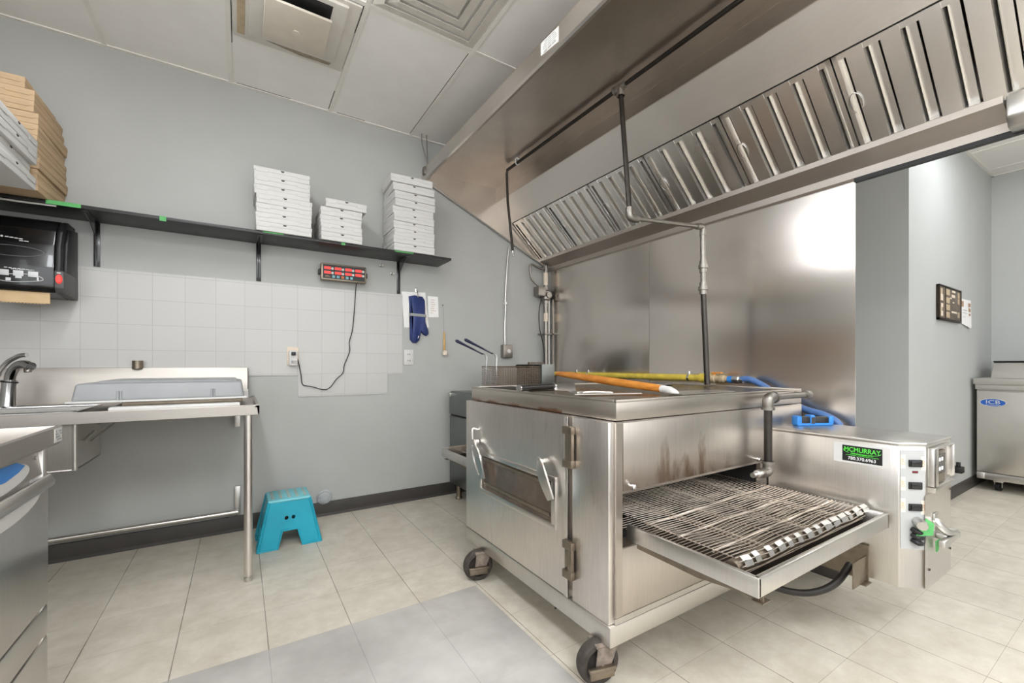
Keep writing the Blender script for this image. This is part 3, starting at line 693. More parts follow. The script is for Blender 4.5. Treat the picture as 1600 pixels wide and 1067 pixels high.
# bright bent clips on the nose, each its own piece
xs_ = [BX0+.012+i*.0622 for i in range(14)]
for i, x in enumerate(xs_):
    w = random.choice((.026, .038, .05)); x += random.uniform(-.004, .004); m = MB()
    for a in (1.0, .45):
        c = Vector((x+w/2, yb-(R+.002)*math.cos(a), BZ-R+(R+.002)*math.sin(a)))
        M = Matrix.Translation(c) @ Matrix.Rotation(-(math.pi/2-a)*-1, 4, 'X')
        m.box(-w/2, w/2, -.0075, .0075, -.0008, .0008, M=M @ Matrix.Rotation(random.uniform(-.12, .12), 4, 'Z'))
    m.build('nose_clip', 'alu', bl, 'bright metal clip on the belt nose')
m = MB(); m.cyl((BX0-.01, yb, BZ-R), (BX1+.01, yb, BZ-R), R-.005, 16); m.build('nose_roller', 'steel_worn', bl)
m = MB()       # slack lower strand and support bars
for y in (.74, .86, .98): m.tube([(BX0, y, BZ-.005), (BX1, y+.02, BZ-.005)], .0045, 6)
for x in (1.34, 1.60, 1.83): m.box(x, x+.012, .68, OY0+.3, BZ-.014, BZ-.008)
for i in range(30):
    y = .69+.016*i; m.tube([(BX0, y, .512), (BX1, y+random.uniform(-.006, .006), .512)], .0014, 5)
m.build('belt_support', 'wire', bl)
m, yb2, R = belt(OY1-.1, 2.60, 1); m.build('conveyor_belt', 'wire', ov, 'far end of the wire belt')
# control box beside the belt
CZ0, CZ1 = .275, .80
CX0, CX1, CY0 = 2.06, 2.43, .514
poly = [(CX0, OY0-.004), (CX0, .572), (CX0+.07, CY0), (CX1, CY0), (CX1, OY0-.004)]
m = MB(); m.prism(poly, 'z', CZ0, CZ1, .002); cb = m.build('control_box', 'steel_control', ov)
m = MB(); m.prism([(CX0-.004, OY0-.004), (CX0-.004, .570), (CX0+.068, CY0-.004), (CX1+.004, CY0-.004), (CX1+.004, OY0-.004)], 'z', CZ1, CZ1+.012, .002); m.build('control_lid', 'steel', cb)
m = MB(); m.box(CX0+.06, CX1, CY0-.0015, CY0, CZ0+.001, .62); m.build('end_plate', 'steel', cb)
ch_x = Vector((.07, -.058, 0)).normalized(); ch_n = Vector((-.058, -.07, 0)).normalized(); ch_c = Vector((CX0+.035, .543, 0))
def CH(u, z): return ch_c+ch_x*u+Vector((0, 0, z))+ch_n*.0005
m = MB(); M = frame_M(CH(0, .62), ch_x, (0, 0, 1)); m.box(-.0405, .0405, -.20, .165, 0, .001, M=M); m.build('switch_plate', 'plate_grey', cb)
for i, (z, on) in enumerate(((.737, 1), (.655, 0), (.575, 1))):
    M = frame_M(CH(.008, z), ch_x, (0, 0, 1)); m = MB(); m.box(-.022, .022, -.013, .013, .001, .006, .001, M=M); sw = m.build('rocker_switch', 'black', cb)
    m = MB(); m.box(-.017, 0, -.009, .009, .005, .011, .001, M=M); m.box(0, .017, -.009, .009, .005, .007, .001, M=M); m.build('rocker', 'black_gloss', sw)
    for u, tx in ((-.032, 'OFF'), (.036, 'ON')):
        if tx == 'ON' and not on: continue
        M = frame_M(CH(u, z+(.006 if u < 0 else .0)), ch_x, (0, 0, 1)); m = MB(); m.box(-.0075, .0075, -.025, .025, .001, .0016, M=M); tp = m.build('tape_label', 'tape_paper', cb, 'cream tape label beside a switch')
        text('lettering', tx, .0145, CH(u, z+(.006 if u < 0 else 0))+ch_n*.002, (0, 0, 1), -ch_x, 'tan_mark', tp, .0002)
M = frame_M(CH(.008, .705), ch_x, (0, 0, 1)); m = MB(); m.box(-.009, .009, -.004, .004, .001, .003, M=M); m.build('indicator_lamp', 'dark_red', cb, 'dark red indicator lamp')
m = MB()      # black plug-in cable and grey connector with green tape
m.tube(smooth_path([CH(.012, .525)+ch_n*.004, CH(.010, .523)+ch_n*.03, CH(.0, .52)+ch_n*.045], 4), .016, 12); cn = m.build('connector', 'alu', cb)
m = MB()
for z in (.49, .47, .45): m.tube(smooth_path([CH(-.004, z+.006)+ch_n*.004, CH(.004, z)+ch_n*.02, CH(.022, z-.004)+ch_n*.012, CH(.026, z-.006)+ch_n*.003], 4), .0085, 10)
m.build('coiled_cable', 'black', cb)
m = MB(); M = frame_M(CH(.028, .505)+ch_n*.022, (ch_x*.9+ch_n*.2), (0, 0, 1)); m.poly([M @ Vector(p) for p in ((-.032, -.03, .004), (.02, -.022, 0), (.026, .02, -.004), (.0, .038, 0), (-.012, .012, .006), (-.032, -.03, .0055), (.02, -.022, .0015), (.026, .02, -.0025), (.0, .038, .0015), (-.012, .012, .0075))], [(0, 1, 2, 3, 4), (9, 8, 7, 6, 5), (0, 5, 6, 1), (1, 6, 7, 2), (2, 7, 8, 3), (3, 8, 9, 4), (4, 9, 5, 0)]); m.build('tape', 'green_tape', cb, 'green tape strip')
ex = CY0-.002
m = MB(); M = None
m.box(2.185, 2.30, ex-.012, ex, .655, .775, .003); kp = m.build('keypad_housing', 'steel_worn', cb)
m = MB(); m.box(2.20, 2.29, ex-.0145, ex-.0125, .69, .762); m.build('keypad_screen', 'black_gloss', kp)
m = MB(); [m.box(2.215+.028*i, 2.228+.028*i, ex-.0155, ex-.0146, z, z+.012) for i in range(2) for z in (.703, .738)]; m.build('led_marks', 'led_white', kp)
m = MB()      # sheet-metal guard round the keypad
m.box(2.14, 2.145, ex-.022, ex, .63, .79, .001); m.box(2.375, 2.38, ex-.022, ex, .665, .79, .001); m.box(2.14, 2.38, ex-.022, ex, .788, .793, .001); m.box(2.14, 2.38, ex-.022, ex, .648, .653, .001); m.box(2.14, 2.175, ex-.022, ex-.018, .648, .79, .001)
m.build('keypad_guard', 'steel_control', cb)
m = MB(); m.box(2.20, 2.245, ex-.006, ex, .475, .54, .001); m.tube(smooth_path([(2.215, ex-.004, .515), (2.21, ex-.014, .50), (2.24, ex-.03, .475), (2.30, ex-.034, .465)], 4), .014, 10); m.box(2.165, 2.36, ex-.042, ex-.024, .43, .455, .003); m.box(2.235, 2.26, ex-.03, ex, .44, .46, .002); m.build('cable_clamp', 'alu', cb)
m = MB(); M = frame_M((2.215, ex-.035, .425), (1, 0, 0), (0, 0, 1)); m.prism([(2.195, .44), (2.235, .44), (2.222, .405), (2.2, .40)], 'y', ex-.012, ex-.008); m.build('tape', 'green_tape', cb, 'green tape strip')
m = MB(); [m.lathe([(0, 0), (.005, 0), (.004, .003), (0, .003)], (x, ex, z), (0, -1, 0), 8) for x, z in ((2.16, .34), (2.42, .60), (2.42, .36))]; m.build('screws', 'pipe_black', cb)
m = MB(); M = frame_M((CX0, .79, .765), (0, -1, 0), (0, 0, 1))
sy0, sy1 = .765, .60
m.box(CX0-.0012, CX0, sy1-.004, sy0+.012, .708, .786); st = m.build('sticker', 'white_plastic', cb, 'service sticker on a clear backing')
m = MB(); m.box(CX0-.0022, CX0-.001, .619, .747, .716, .778); m.build('sticker_face', 'black', st)
text('lettering', 'MCMURRAY', .025, (CX0-.0024, .683, .762), (0, -1, 0), (0, 0, 1), 'green_bright', st, .0002, sx=.86, bold=.0004)
text('lettering', 'COMMERCIAL LTD', .0095, (CX0-.0024, .683, .7465), (0, -1, 0), (0, 0, 1), 'green_bright', st, .0002, sx=.9)
text('lettering', '780.370.6963', .0175, (CX0-.0024, .683, .728), (0, -1, 0), (0, 0, 1), 'white_mark', st, .0002, sx=.95, bold=.0002)
m = MB(); m.tube([(CX0-.0026, .683+.06*math.cos(a), .759+.013*math.sin(a)) for a in [math.pi*(.98+.72*i/12) for i in range(13)]], .0009, 5); m.tube([(CX0-.0026, .683+.06*math.cos(a), .759+.013*math.sin(a)) for a in [math.pi*(1.75+.35*i/6) for i in range(7)]], .0009, 5)
m.box(CX0-.0028, CX0-.002, .63, .735, .7395, .741); m.build('swoosh', 'green_bright', st)
# pipe in front of the oven
px, py = 1.957, .985
m = MB(); m.tube([(px, py, .925), (px, py, .655)], .0165, 14); gp = m.build('gas_branch', 'pipe_black', ov, 'black gas pipe standing before the oven face')
m = MB(); m.tube(smooth_path([(px, py, .91), (px, py, .94), (px+.012, py, .955), (px+.05, py, .956)], 4), .023, 12); m.lathe([(.0235, -.006), (.027, -.006), (.027, .006), (.0235, .006)], (px+.05, py, .956), (1, 0, 0), 14); m.lathe([(.0235, -.006), (.027, -.006), (.027, .006), (.0235, .006)], (px, py, .908), (0, 0, 1), 14); m.build('elbow', 'pipe_grey', gp)
m = MB(); m.tube([(px+.05, py, .956), (px+.36, py, .956)], .0135, 12); m.tube([(px+.34, py, .956), (px+.375, py, .956)], .021, 12); m.tube([(px+.36, py, .956), (px+.36, OY0, .956)], .0135, 12); m.build('cross_pipe', 'pipe_grey', gp)
m = MB(); m.tube(smooth_path([(px, py, .67), (px, py, .645), (px-.012, py, .632), (px-.05, py, .632)], 4), .022, 12); m.lathe([(.0225, -.006), (.026, -.006), (.026, .006), (.0225, .006)], (px, py, .672), (0, 0, 1), 14); m.build('elbow', 'pipe_grey', gp)
m = MB(); m.lathe([(0, 0), (.011, 0), (.012, .03), (.017, .032), (.017, .055), (.013, .058), (.013, .085), (0, .085)], (px-.125, py, .632), (1, 0, 0), 12); m.build('spud', 'alu', gp, 'pale metal gas spud')
# bracket and cable below the control box
m = MB(); m.box(1.93, 2.055, .665, .67, .262, .36, .001); m.box(2.0, 2.055, .65, .67, .259, .263, .001); m.box(2.05, 2.06, .66, OY0-.006, .262, .40); m.build('under_bracket', 'steel_worn', ov)
m = MB(); m.tube(smooth_path([(1.80, 1.03, .25), (1.83, .94, .20), (1.88, .85, .185), (1.93, .78, .205), (1.985, .735, .25), (2.065, .72, .31)], 6), .013, 10); m.build('power_cable', 'cable', ov, 'thick dark cable sagging under the control box')

# ------------------------------------------------------------------ on and around the oven
TOP = .974
t = thing('pizza_peel', 'long orange wooden pizza peel handle with a metal blade lying on the oven', 'peel', (1.6, 1.5, TOP))
h0 = Vector((1.735, 2.19, 1.045)); h1 = Vector((1.525, 1.20, .997))
m = MB(); n = 14; m.tube([h0.lerp(h1, i/n) for i in range(n+1)], .016, 14, rs=[.012]+[.0165+.004*math.sin(math.pi*i/n) for i in range(1, n)]+[.0155]); m.build('handle', 'peel_wood', t)
m = MB(); dd = (h1-h0).normalized()
m.tube([h1-dd*.005, h1+dd*.045, h1+dd*.075+Vector((0, 0, -.006)), h1+dd*.10+Vector((0, 0, -.012))], .016, 12, rs=[.0165, .0150, .012, .004]); m.build('socket', 'white_plastic', t, 'pale metal socket')
m = MB(); m.prism([(1.48, 1.16), (1.62, 1.20), (1.80, 1.19), (1.86, 1.12), (1.83, 1.06), (1.46, 1.056)], 'z', TOP+.0085, TOP+.011); m.build('blade', 'steel', t)
t = thing('scraper', 'black handled scraper with an angled metal plate at the oven edge', 'kitchen tool', (1.15, 1.57, .99))
m = MB(); m.tube([(1.02, 1.548, .998), (1.035, 1.55, .998), (1.24, 1.594, 1.0), (1.25, 1.596, 1.0)], .0135, 16); g = m.build('handle', 'black_gloss', t)
m = MB(); m.tube([(1.015, 1.547, .998), (1.022, 1.5485, .998)], .0155, 16); m.build('end_cap', 'chrome', g)
m = MB(); m.tube([(1.238, 1.5935, 1.0), (1.25, 1.596, 1.0)], .016, 16); m.build('ferrule', 'chrome', g)
m = MB(); m.poly([(1.245, 1.60, 1.012), (1.245, 1.585, .982), (1.30, 1.50, .977), (1.33, 1.545, 1.013), (1.247, 1.602, 1.013), (1.247, 1.587, .983), (1.302, 1.502, .978), (1.332, 1.547, 1.014)], [(0, 1, 2, 3), (7, 6, 5, 4), (0, 4, 5, 1), (1, 5, 6, 2), (2, 6, 7, 3), (3, 7, 4, 0)]); m.build('plate', 'alu', t)
t = thing('pan_gripper', 'flat silver metal spatula plate near the oven front edge', 'kitchen tool', (1.25, 1.26, TOP))
m = MB(); m.prism([(1.12, 1.30), (1.40, 1.205), (1.43, 1.24), (1.13, 1.36)], 'z', TOP+.007, TOP+.0095); m.build('blade', 'alu', t)
m = MB(); m.box(1.13, 1.16, 1.295, 1.35, TOP+.0095, TOP+.02, .002); m.tube([(1.14, 1.33, TOP+.012), (1.22, 1.30, TOP+.016), (1.30, 1.272, TOP+.012)], .004, 8); m.build('rib', 'steel', t)
single('sheet_pan', MB().box(1.09, 1.30, 1.66, 2.05, TOP, TOP+.006, .002), 'steel_dark', 'thin dark metal sheet lying at the far left corner of the oven top', 'pan', (1.2, 1.85, TOP))
m = MB(); m.lathe([(0, 0), (.15, 0), (.165, .008), (.172, .012), (.172, .014), (.163, .011), (.148, .003), (0, .003)], (2.12, 1.80, TOP), (0, 0, 1), 36); single('pizza_pan', m, 'alu', 'round silver pizza pan lying behind the peel on the oven top', 'pan', (2.12, 1.80, TOP))

t = thing('thermometer_gun', 'blue and black handheld thermometer gun lying on the oven control box', 'thermometer', (2.30, .99, CZ1+.012))
A = Vector((2.235, 1.0, CZ1+.012)); xd = Vector((.155, -.085, 0)).normalized()
M = frame_M(A, xd, (-xd.y, xd.x, 0))
m = MB(); m.box(-.005, .02, -.02, .02, .0, .046, .006, M=M); m.box(.06, .085, -.022, .022, .0, .05, .006, M=M); m.box(.155, .18, -.018, .018, .002, .044, .006, M=M); m.box(0, .17, -.021, .021, 0, .012, .004, M=M); m.build('shell', 'blue_plastic', t)
m = MB(); m.box(.018, .062, -.018, .018, .003, .043, .006, M=M); m.box(.084, .157, -.017, .017, .004, .042, .008, M=M); m.build('grip', 'black', t, 'black rubber grip')
m = MB(); m.box(.064, .081, -.0225, -.0215, .01, .04, M=M); m.build('screen', 'black_gloss', t)

# yellow gas line and its blue hose behind the oven
t = thing('gas_line', 'yellow gas pipe and blue hose running behind the oven', 'pipe', (2.46, 1.9, 1.0))
YX, YZ = 2.475, 1.017
m = MB(); m.tube([(YX, 3.20, YZ), (YX, 1.62, YZ)], .0215, 14); m.lathe([(.0215, 0), (.029, 0), (.029, .07), (.0215, .07)], (YX, 1.66, YZ), (0, -1, 0), 14); m.build('pipe', 'yellow', t)
m = MB()
for y, k in ((2.85, 1), (2.70, 1), (1.74, 1), (1.62, 1)): m.lathe([(.0215, -.007), (.0245, -.007), (.0245, .007), (.0215, .007)], (YX, y, YZ), (0, 1, 0), 12); m.cyl((YX, y, YZ), (YX, y, YZ+.042), .006, 8)
m.build('pipe_clamp', 'chrome', t)
m = MB(); m.lathe([(0, 0), (.02, 0), (.024, .01), (.024, .04), (.019, .045), (.019, .07), (.023, .075), (.023, .10), (.018, .105), (.018, .13), (0, .13)], (YX, 1.60, YZ-.002), (0, -1, 0), 12); vv = m.build('valve', 'tan', t, 'tan metal ball valve')
m = MB(); m.box(YX-.012, YX+.012, 1.515, 1.58, YZ+.03, YZ+.038, .003); m.cyl((YX, 1.565, YZ+.015), (YX, 1.565, YZ+.034), .008, 8); m.build('valve_handle', 'orange_plastic', vv)
m = MB(); m.lathe([(0, 0), (.02, 0), (.021, .03), (0, .03)], (YX, 1.475, YZ-.004), (0, -1, 0), 12); m.build('ring', 'blue_plastic', t)
m = MB(); m.lathe([(0, 0), (.022, 0), (.022, .035), (.018, .04), (.018, .06), (0, .06)], (YX, 1.445, YZ-.004), (0, -1, 0), 8); m.build('hose_nut', 'alu', t)
m = MB(); m.tube(smooth_path([(YX, 1.40, YZ-.003), (YX, 1.35, YZ), (YX, 1.28, YZ-.03), (YX-.005, 1.18, .93), (YX, 1.07, .872), (YX+.005, .97, .845), (YX+.005, .91, .80), (YX+.005, .89, .70), (YX, .93, .5), (YX, 1.05, .3)], 6), .017, 12); m.build('hose', 'blue_hose', t, 'blue gas hose')

# fryer against the back wall with two hanging baskets
FX0, FX1, FY0, FY1 = 1.47, 2.14, 2.715, 3.262
t = thing('deep_fryer', 'grey steel deep fryer standing behind the oven against the back wall', 'fryer', (1.8, 2.98, 0))
m = MB(); m.box(FX0, FX1, FY0, FY1, .127, .885, .004); m.build('cabinet', 'steel_fryer', t)
m = MB(); m.box(FX0-.015, FX0, FY0+.006, FY1-.006, .70, .878, .003); m.build('control_panel', 'steel_fryer', t)
m = MB(); m.box(FX0-.012, FX0, FY0+.006, FY1-.006, .14, .685, .003); m.build('door', 'steel_fryer', t)
m = MB(); m.box(FX0-.002, FX0, FY0+.006, FY1-.006, .686, .699); m.build('door_gap', 'dark_slot', t)
m = MB(); m.box(FX0-.03, FX0-.01, FY1-.05, FY1-.01, .84, .872, .002); m.build('side_clip', 'alu', t)
m = MB(); m.box(2.005, 2.13, FY0+.004, 3.085, .885, 1.105, .002); fl = m.build('flue', 'steel_fryer', t)
m = MB(); [m.box(1.992, 2.006, y, y+.07, 1.075, 1.10, .001) for y in (2.74, 2.84, 2.93, 3.01)]; m.build('hanger_hooks', 'steel_dark', fl)
for x in (1.52, 2.09):
    for y in (2.77, 3.21):
        m = MB(); m.lathe([(0, 0), (.028, 0), (.03, .01), (.022, .02), (.022, .127), (0, .127)], (x, y, 0), (0, 0, 1), 14); m.build('leg', 'steel_worn', t)
def basket(y0, y1, lab):
    x0, x1, z0, z1 = 1.63, 1.985, .888, 1.085; yc = (y0+y1)/2
    t = thing('fry_basket', lab, 'basket', ((x0+x1)/2, yc, z0), group=None)
    m = MB(); r = .0012
    for i in range(17):
        x = x0+(x1-x0)*i/16; m.tube([(x, y0, z1), (x, y0, z0+.003), (x, y1, z0+.003), (x, y1, z1)], r, 4)
    for i in range(9):
        y = y0+(y1-y0)*i/8; m.tube([(x0, y, z1), (x0, y, z0+.003), (x1, y, z0+.003), (x1, y, z1)], r, 4)
    for i in range(13):
        z = z0+.003+(z1-z0-.003)*i/12; m.tube([(x0, y0, z), (x1, y0, z), (x1, y1, z), (x0, y1, z)], r, 4, closed=True)
    m.build('mesh_body', 'basket_wire', t)
    m = MB(); m.tube([(x0, y0, z1), (x1, y0, z1), (x1, y1, z1), (x0, y1, z1)], .004, 6, closed=True); m.build('rim', 'basket_wire', t)
    m = MB(); 
    for s in (-.014, .014): m.tube(smooth_path([(x0-.002, yc+s, z0+.02), (x0-.004, yc+s, z1), (x0-.004, yc+s*.8, 1.172), (x0-.06, yc+s*.5, 1.198), (x0-.14, yc+s*.3, 1.232)], 4), .0019, 6)
    m.build('handle_wire', 'chrome', t)
    m = MB(); hh0 = Vector((x0-.03, yc, 1.184)); hh1 = Vector((x0-.262, yc, 1.284)); m.tube([hh0.lerp(hh1, k) for k in (0, .05, .3, .6, .8, .95, 1)], .008, 10, rs=[.005, .0062, .007, .0085, .011, .0125, .007]); m.build('handle', 'navy_dark', t, 'dark navy coated handle')
basket(2.725, 2.862, 'brown wire fry basket with a dark handle, the one nearer the oven')
basket(2.88, 3.015, 'brown wire fry basket with a dark handle, the one nearer the back wall')
single('cardboard_flap', MB().box(2.146, 2.31, 3.10, 3.12, .0, 1.125, .001), 'brown_window', 'brown board edge standing behind the fryer flue', 'board', (2.2, 3.11, 0))

# ------------------------------------------------------------------ next area: prep fridge, wall notices
t = thing('prep_fridge', 'stainless prep fridge with a blue oval badge by the bright wall', 'fridge', (5.85, .3, 0))
F0, F1 = 5.5, 6.2; yy0, yy1 = -.5, 1.0
m = MB(); m.box(F0+.03, F1, yy0, yy1, .10, .91, .004); m.build('body', 'steel_control', t)
m = MB(); m.box(F0, F0+.03, .26, yy1-.004, .165, .872, .006); d = m.build('door', 'steel', t)
m = MB(); m.box(F0, F0+.03, yy0+.004, .25, .165, .872, .006); m.build('door', 'steel', t)
m = MB(); m.box(F0-.02, F1+.01, yy0-.01, yy1+.014, .93, .985, .004); m.box(F0+.005, F1, yy0, yy1+.006, .885, .93, .002); m.build('worktop', 'steel', t)
m = MB(); m.box(F0+.012, F0+.03, yy0, yy1-.002, .10, .158, .002); m.build('kick_panel', 'steel_control', t)
m = MB(); m.box(F0+.004, F0+.0125, yy1-.05, yy1-.004, .105, .156, .002); m.build('hinge', 'alu', t)
m = MB(); m.prism([(5.62, .985), (5.74, 1.125), (6.12, 1.125), (6.18, .985)], 'y', yy0+.02, .93); lid = m.build('lid', 'steel', t)
m = MB(); m.box(5.73, 6.13, yy0+.01, .935, 1.125, 1.135, .002); m.build('lid_seal', 'black', lid)
m = MB(); c = Vector((F0-.002, .898, .773)); ring = [(c.x, c.y-.076*math.cos(a), c.z+.034*math.sin(a)) for a in [2*math.pi*i/40 for i in range(40)]]
m.poly(ring+[(p[0]-.004, p[1], p[2]) for p in ring], [tuple(range(40)), tuple(range(79, 39, -1))]+[(i, (i+1) % 40, 40+(i+1) % 40, 40+i) for i in range(40)]); bd = m.build('badge', 'blue_badge', d, 'blue oval badge')
m = MB(); m.tube([(p[0]-.005, p[1], p[2]) for p in ring], 0.0025, 6, closed=True); m.box(c.x-.0055, c.x-.004, c.y-.045, c.y+.045, c.z-.023, c.z-.0205); m.build('badge_rim', 'white_plastic', bd)
text('lettering', 'ICB', .046, (c.x-.0055, c.y, c.z+.003), (0, -1, 0), (0, 0, 1), 'white_plastic', bd, .0006, sx=1.25)
for x in (5.60, 6.12):
    for y in (.88, -.38):
        m = MB(); m.lathe([(0, -.016), (.03, -.016), (.038, -.012), (.038, .012), (.03, .016), (0, .016)], (x, y, .038), (.3, 1, 0), 18)
        w = m.build('caster_wheel', 'black', t); m = MB(); m.box(x-.028, x+.028, y-.03, y+.03, .076, .10, .003); m.box(x-.02, x+.02, y-.024, y-.02, .03, .08); m.box(x-.02, x+.02, y+.02, y+.024, .03, .08); m.build('caster_fork', 'alu', w)
t = thing('menu_frame', 'brown framed board of small photos on the bright inner wall', 'picture', (4.80, YI, 1.46))
m = MB(); m.box(4.535, 5.11, YI-.018, YI-.001, 1.465, 1.71, .004); m.build('panel', 'menu_dark', t)
m = MB()
for a in ((4.525, 5.12, 1.45, 1.465), (4.525, 5.12, 1.71, 1.722), (4.525, 4.537, 1.45, 1.72), (5.108, 5.12, 1.45, 1.72), (4.68, 4.69, 1.46, 1.715)): m.box(a[0], a[1], YI-.022, YI-.001, a[2], a[3], .001)
m.build('frame', 'steel_dark', t)
for x, z, w, h in ((4.56, 1.60, .06, .05), (4.57, 1.55, .05, .03), (4.57, 1.48, .05, .04), (4.86, 1.685, .09, .016), (4.85, 1.645, .09, .022), (4.85, 1.52, .14, .014), (4.80, 1.63, .05, .01), (4.88, 1.60, .04, .01)): m = MB(); m.box(x, x+w, YI-.0195, YI-.017, z, z+h); m.build('pale_label', 'tape_paper', t)
m = MB()
for x, z in ((4.70, 1.655), (4.70, 1.59), (4.70, 1.535), (4.70, 1.475), (4.56, 1.65), (4.56, 1.51), (5.02, 1.65), (5.02, 1.60), (5.02, 1.49)): m.box(x, x+(.10 if x == 4.70 else .05), YI-.0192, YI-.017, z, z+.045)
m.build('food_photos', 'tan', t)
t = thing('wall_notice', 'torn white notice sheet on the wall beside the brown framed board', 'notice', (5.3, YI, 1.45))
m = MB(); m.poly([(5.13, YI-.004, 1.665), (5.50, YI-.004, 1.672), (5.50, YI-.008, 1.44), (5.44, YI-.016, 1.42), (5.18, YI-.006, 1.455), (5.12, YI-.010, 1.50), (5.13, YI-.002, 1.665), (5.50, YI-.002, 1.672), (5.50, YI-.006, 1.44), (5.44, YI-.013, 1.42), (5.18, YI-.004, 1.455), (5.12, YI-.008, 1.50)], [(0, 1, 2, 3, 4, 5), (11, 10, 9, 8, 7, 6)]+[(i, (i+1) % 6, 6+(i+1) % 6, 6+i) for i in range(6)]); m.build('sheet', 'paper', t)
m = MB(); [m.box(5.40, 5.46, YI-.0105, YI-.0085, z, z+.03) for z in (1.61, 1.565, 1.52)]; m.box(5.20, 5.24, YI-.0105, YI-.007, 1.60, 1.645); m.build('pictures', 'tan_mark', t)
m = MB(); [m.box(5.22+.05*i, 5.25+.05*i, YI-.0105, YI-.007, z, z+.004) for i in range(3) for z in (1.57, 1.545, 1.51)]; m.build('print', 'grey_mark', t)
t = thing('wall_plug', 'small black plug with an orange tip low on the inner wall', 'plug', (4.95, YI, .26))
m = MB(); m.box(4.86, 4.93, YI-.02, YI-.001, .20, .31, .003); m.build('plate', 'tape_paper', t); m = MB(); m.box(4.94, 5.02, YI-.06, YI-.001, .215, .265, .006); m.tube([(4.98, YI-.03, .262), (4.98, YI-.03, .30)], .014, 8); m.build('plug_body', 'black', t)

# ------------------------------------------------------------------ wall shelf, its brackets and tape
SZ0, SZ1, SY = 1.922, 1.94, 3.105
t = thing('wall_shelf', 'long black wall shelf with green tape bits carrying pizza boxes', 'shelf', (0, D, SZ0))
m = MB(); m.box(XL+.002, 1.405, SY, D-.001, SZ0, SZ1, .002); m.build('shelf_board', 'black_shelf', t)
for x in (-.70, .105, 1.068):
    m = MB(); m.box(x-.014, x+.014, D-.006, D-.0005, 1.668, SZ0, .001); m.box(x-.014, x+.014, SY+.03, D-.001, SZ0-.005, SZ0, .001)
    pr = [(D-.006, 1.70), (D-.006, SZ0-.005), (SY+.05, SZ0-.005), (SY+.05, SZ0-.012), (SY+.13, SZ0-.03), (D-.045, SZ0-.085), (D-.022, 1.78)]
    m.prism(pr, 'x', x-.0025, x+.0025); m.build('bracket', 'black_gloss', t)
m = MB(); m.tube(smooth_path([(-1.02, SY+.01, SZ0-.006), (-.93, SY+.01, SZ0-.008), (-.80, SY+.012, SZ0-.005)], 3), .005, 6); m.build('cable_clip', 'white_plastic', t, 'pale strip under the shelf edge')
for x0, x1, a in ((-.835, -.705, .02), (-.385, -.355, .026), (.12, .235, .008), (.585, .61, .018), (.955, 1.095, .010)):
    m = MB(); m.box(x0, x1, SY-.0012, SY-.0002, SZ1-a, SZ1+.001); m.box(x0+.004, x1-.004, SY-.001, SY+.05, SZ1+.0001, SZ1+.001); m.build('tape', 'green_tape', t, 'green tape strip')
single('side_shelf', MB().box(XL+.002, -1.0, 2.3, 3.085, 1.89, 1.908, .002), 'black_shelf', 'black shelf on the left wall under the overhanging white pizza boxes', 'shelf', (-1.25, 2.7, 1.89))

def pizza_box(w, d, h, mat, lab, loc, rz, group, notch=True):
    t = thing('pizza_box', lab, 'box', loc, rz, group)
    def part(mm, name, mt): o = MB(); mm(o); ob = o.build(name, mt); ob.parent = t; return ob
    part(lambda o: o.box(-w/2+.002, w/2-.002, -d/2+.002, d/2-.002, .0, h*.62, .002, 1), 'tray', mat)
    def lid(o):
        o.box(-w/2, w/2, -d/2, d/2, h*.52, h-.0008, .003, 2)
        for s in (-1, 1): o.box(s*w*.36-w*.10, s*w*.36+w*.10, -d/2-.0008, -d/2+.002, h*.44, h*.8, .0005, 1)
    part(lid, 'lid', mat)
    if notch:
        def nt_(o):
            r = .011; o.poly([(r*math.cos(a), -d/2-.0012, h-.006-r*.75*math.sin(a)) for a in [math.pi*i/10 for i in range(11)]]+[(r*math.cos(a), -d/2+.001, h-.006-r*.75*math.sin(a)) for a in [math.pi*i/10 for i in range(11)]], [tuple(range(11)), tuple(range(21, 10, -1))]+[(i, (i+1) % 11, 11+(i+1) % 11, 11+i) for i in range(11)])
        part(nt_, 'thumb_slot', 'dark_slot')
    return t
ORD = ['bottom', 'second', 'third', 'fourth', 'fifth', 'sixth', 'seventh', 'eighth', 'ninth', 'tenth', 'eleventh']
def stack(cx, yf, w, d, h, n, mat, z0, where, group, kind, jit, ov={}, notch=True):
    pr = None
    for i in range(n):
        nm = 'bottom' if i == 0 else ('topmost' if i == n-1 else ORD[i]+' from bottom')
        lab = f'{kind} pizza box, {nm} {where}'
        dx, dy, rz = ov.get(i, (random.uniform(-jit, jit), random.uniform(-.002, .006), random.uniform(-.02, .02)))
        loc = (cx+dx, min(yf+d/2+dy, D-.004-d/2-abs(rz)*w/2) if yf > 3.02 else yf+d/2+dy, z0+h*i+.0006)
        if pr is None: pr = pizza_box(w, d, h, mat, lab, loc, rz, group, notch)
        else: copy_tree(pr, loc, lab, rz)
stack(.235, 3.09, .318, .275, .0572, 7, 'box_white', SZ1, 'of the left white stack on the shelf', 'white boxes in the left stack', 'white', .005, {6: (-.004, .004, -.02), 5: (-.006, .002, .01), 4: (-.005, .003, 0), 3: (.006, 0, .012), 2: (.006, .001, 0), 1: (.004, 0, -.01), 0: (.006, 0, 0)})
stack(.585, 3.09, .268, .275, .0555, 5, 'box_white', SZ1, 'of the low middle stack on the shelf', 'white boxes in the middle stack', 'white', .004, {4: (.030, -.012, .0), 3: (.004, 0, -.02)})
stack(1.10, 3.09, .315, .275, .0542, 10, 'box_white', SZ1, 'of the tall right stack on the shelf', 'white boxes in the right stack', 'white', .005, {9: (-.022, -.035, -.06), 8: (-.004, -.02, -.04), 7: (.002, -.006, .02), 6: (.006, 0, .03)})
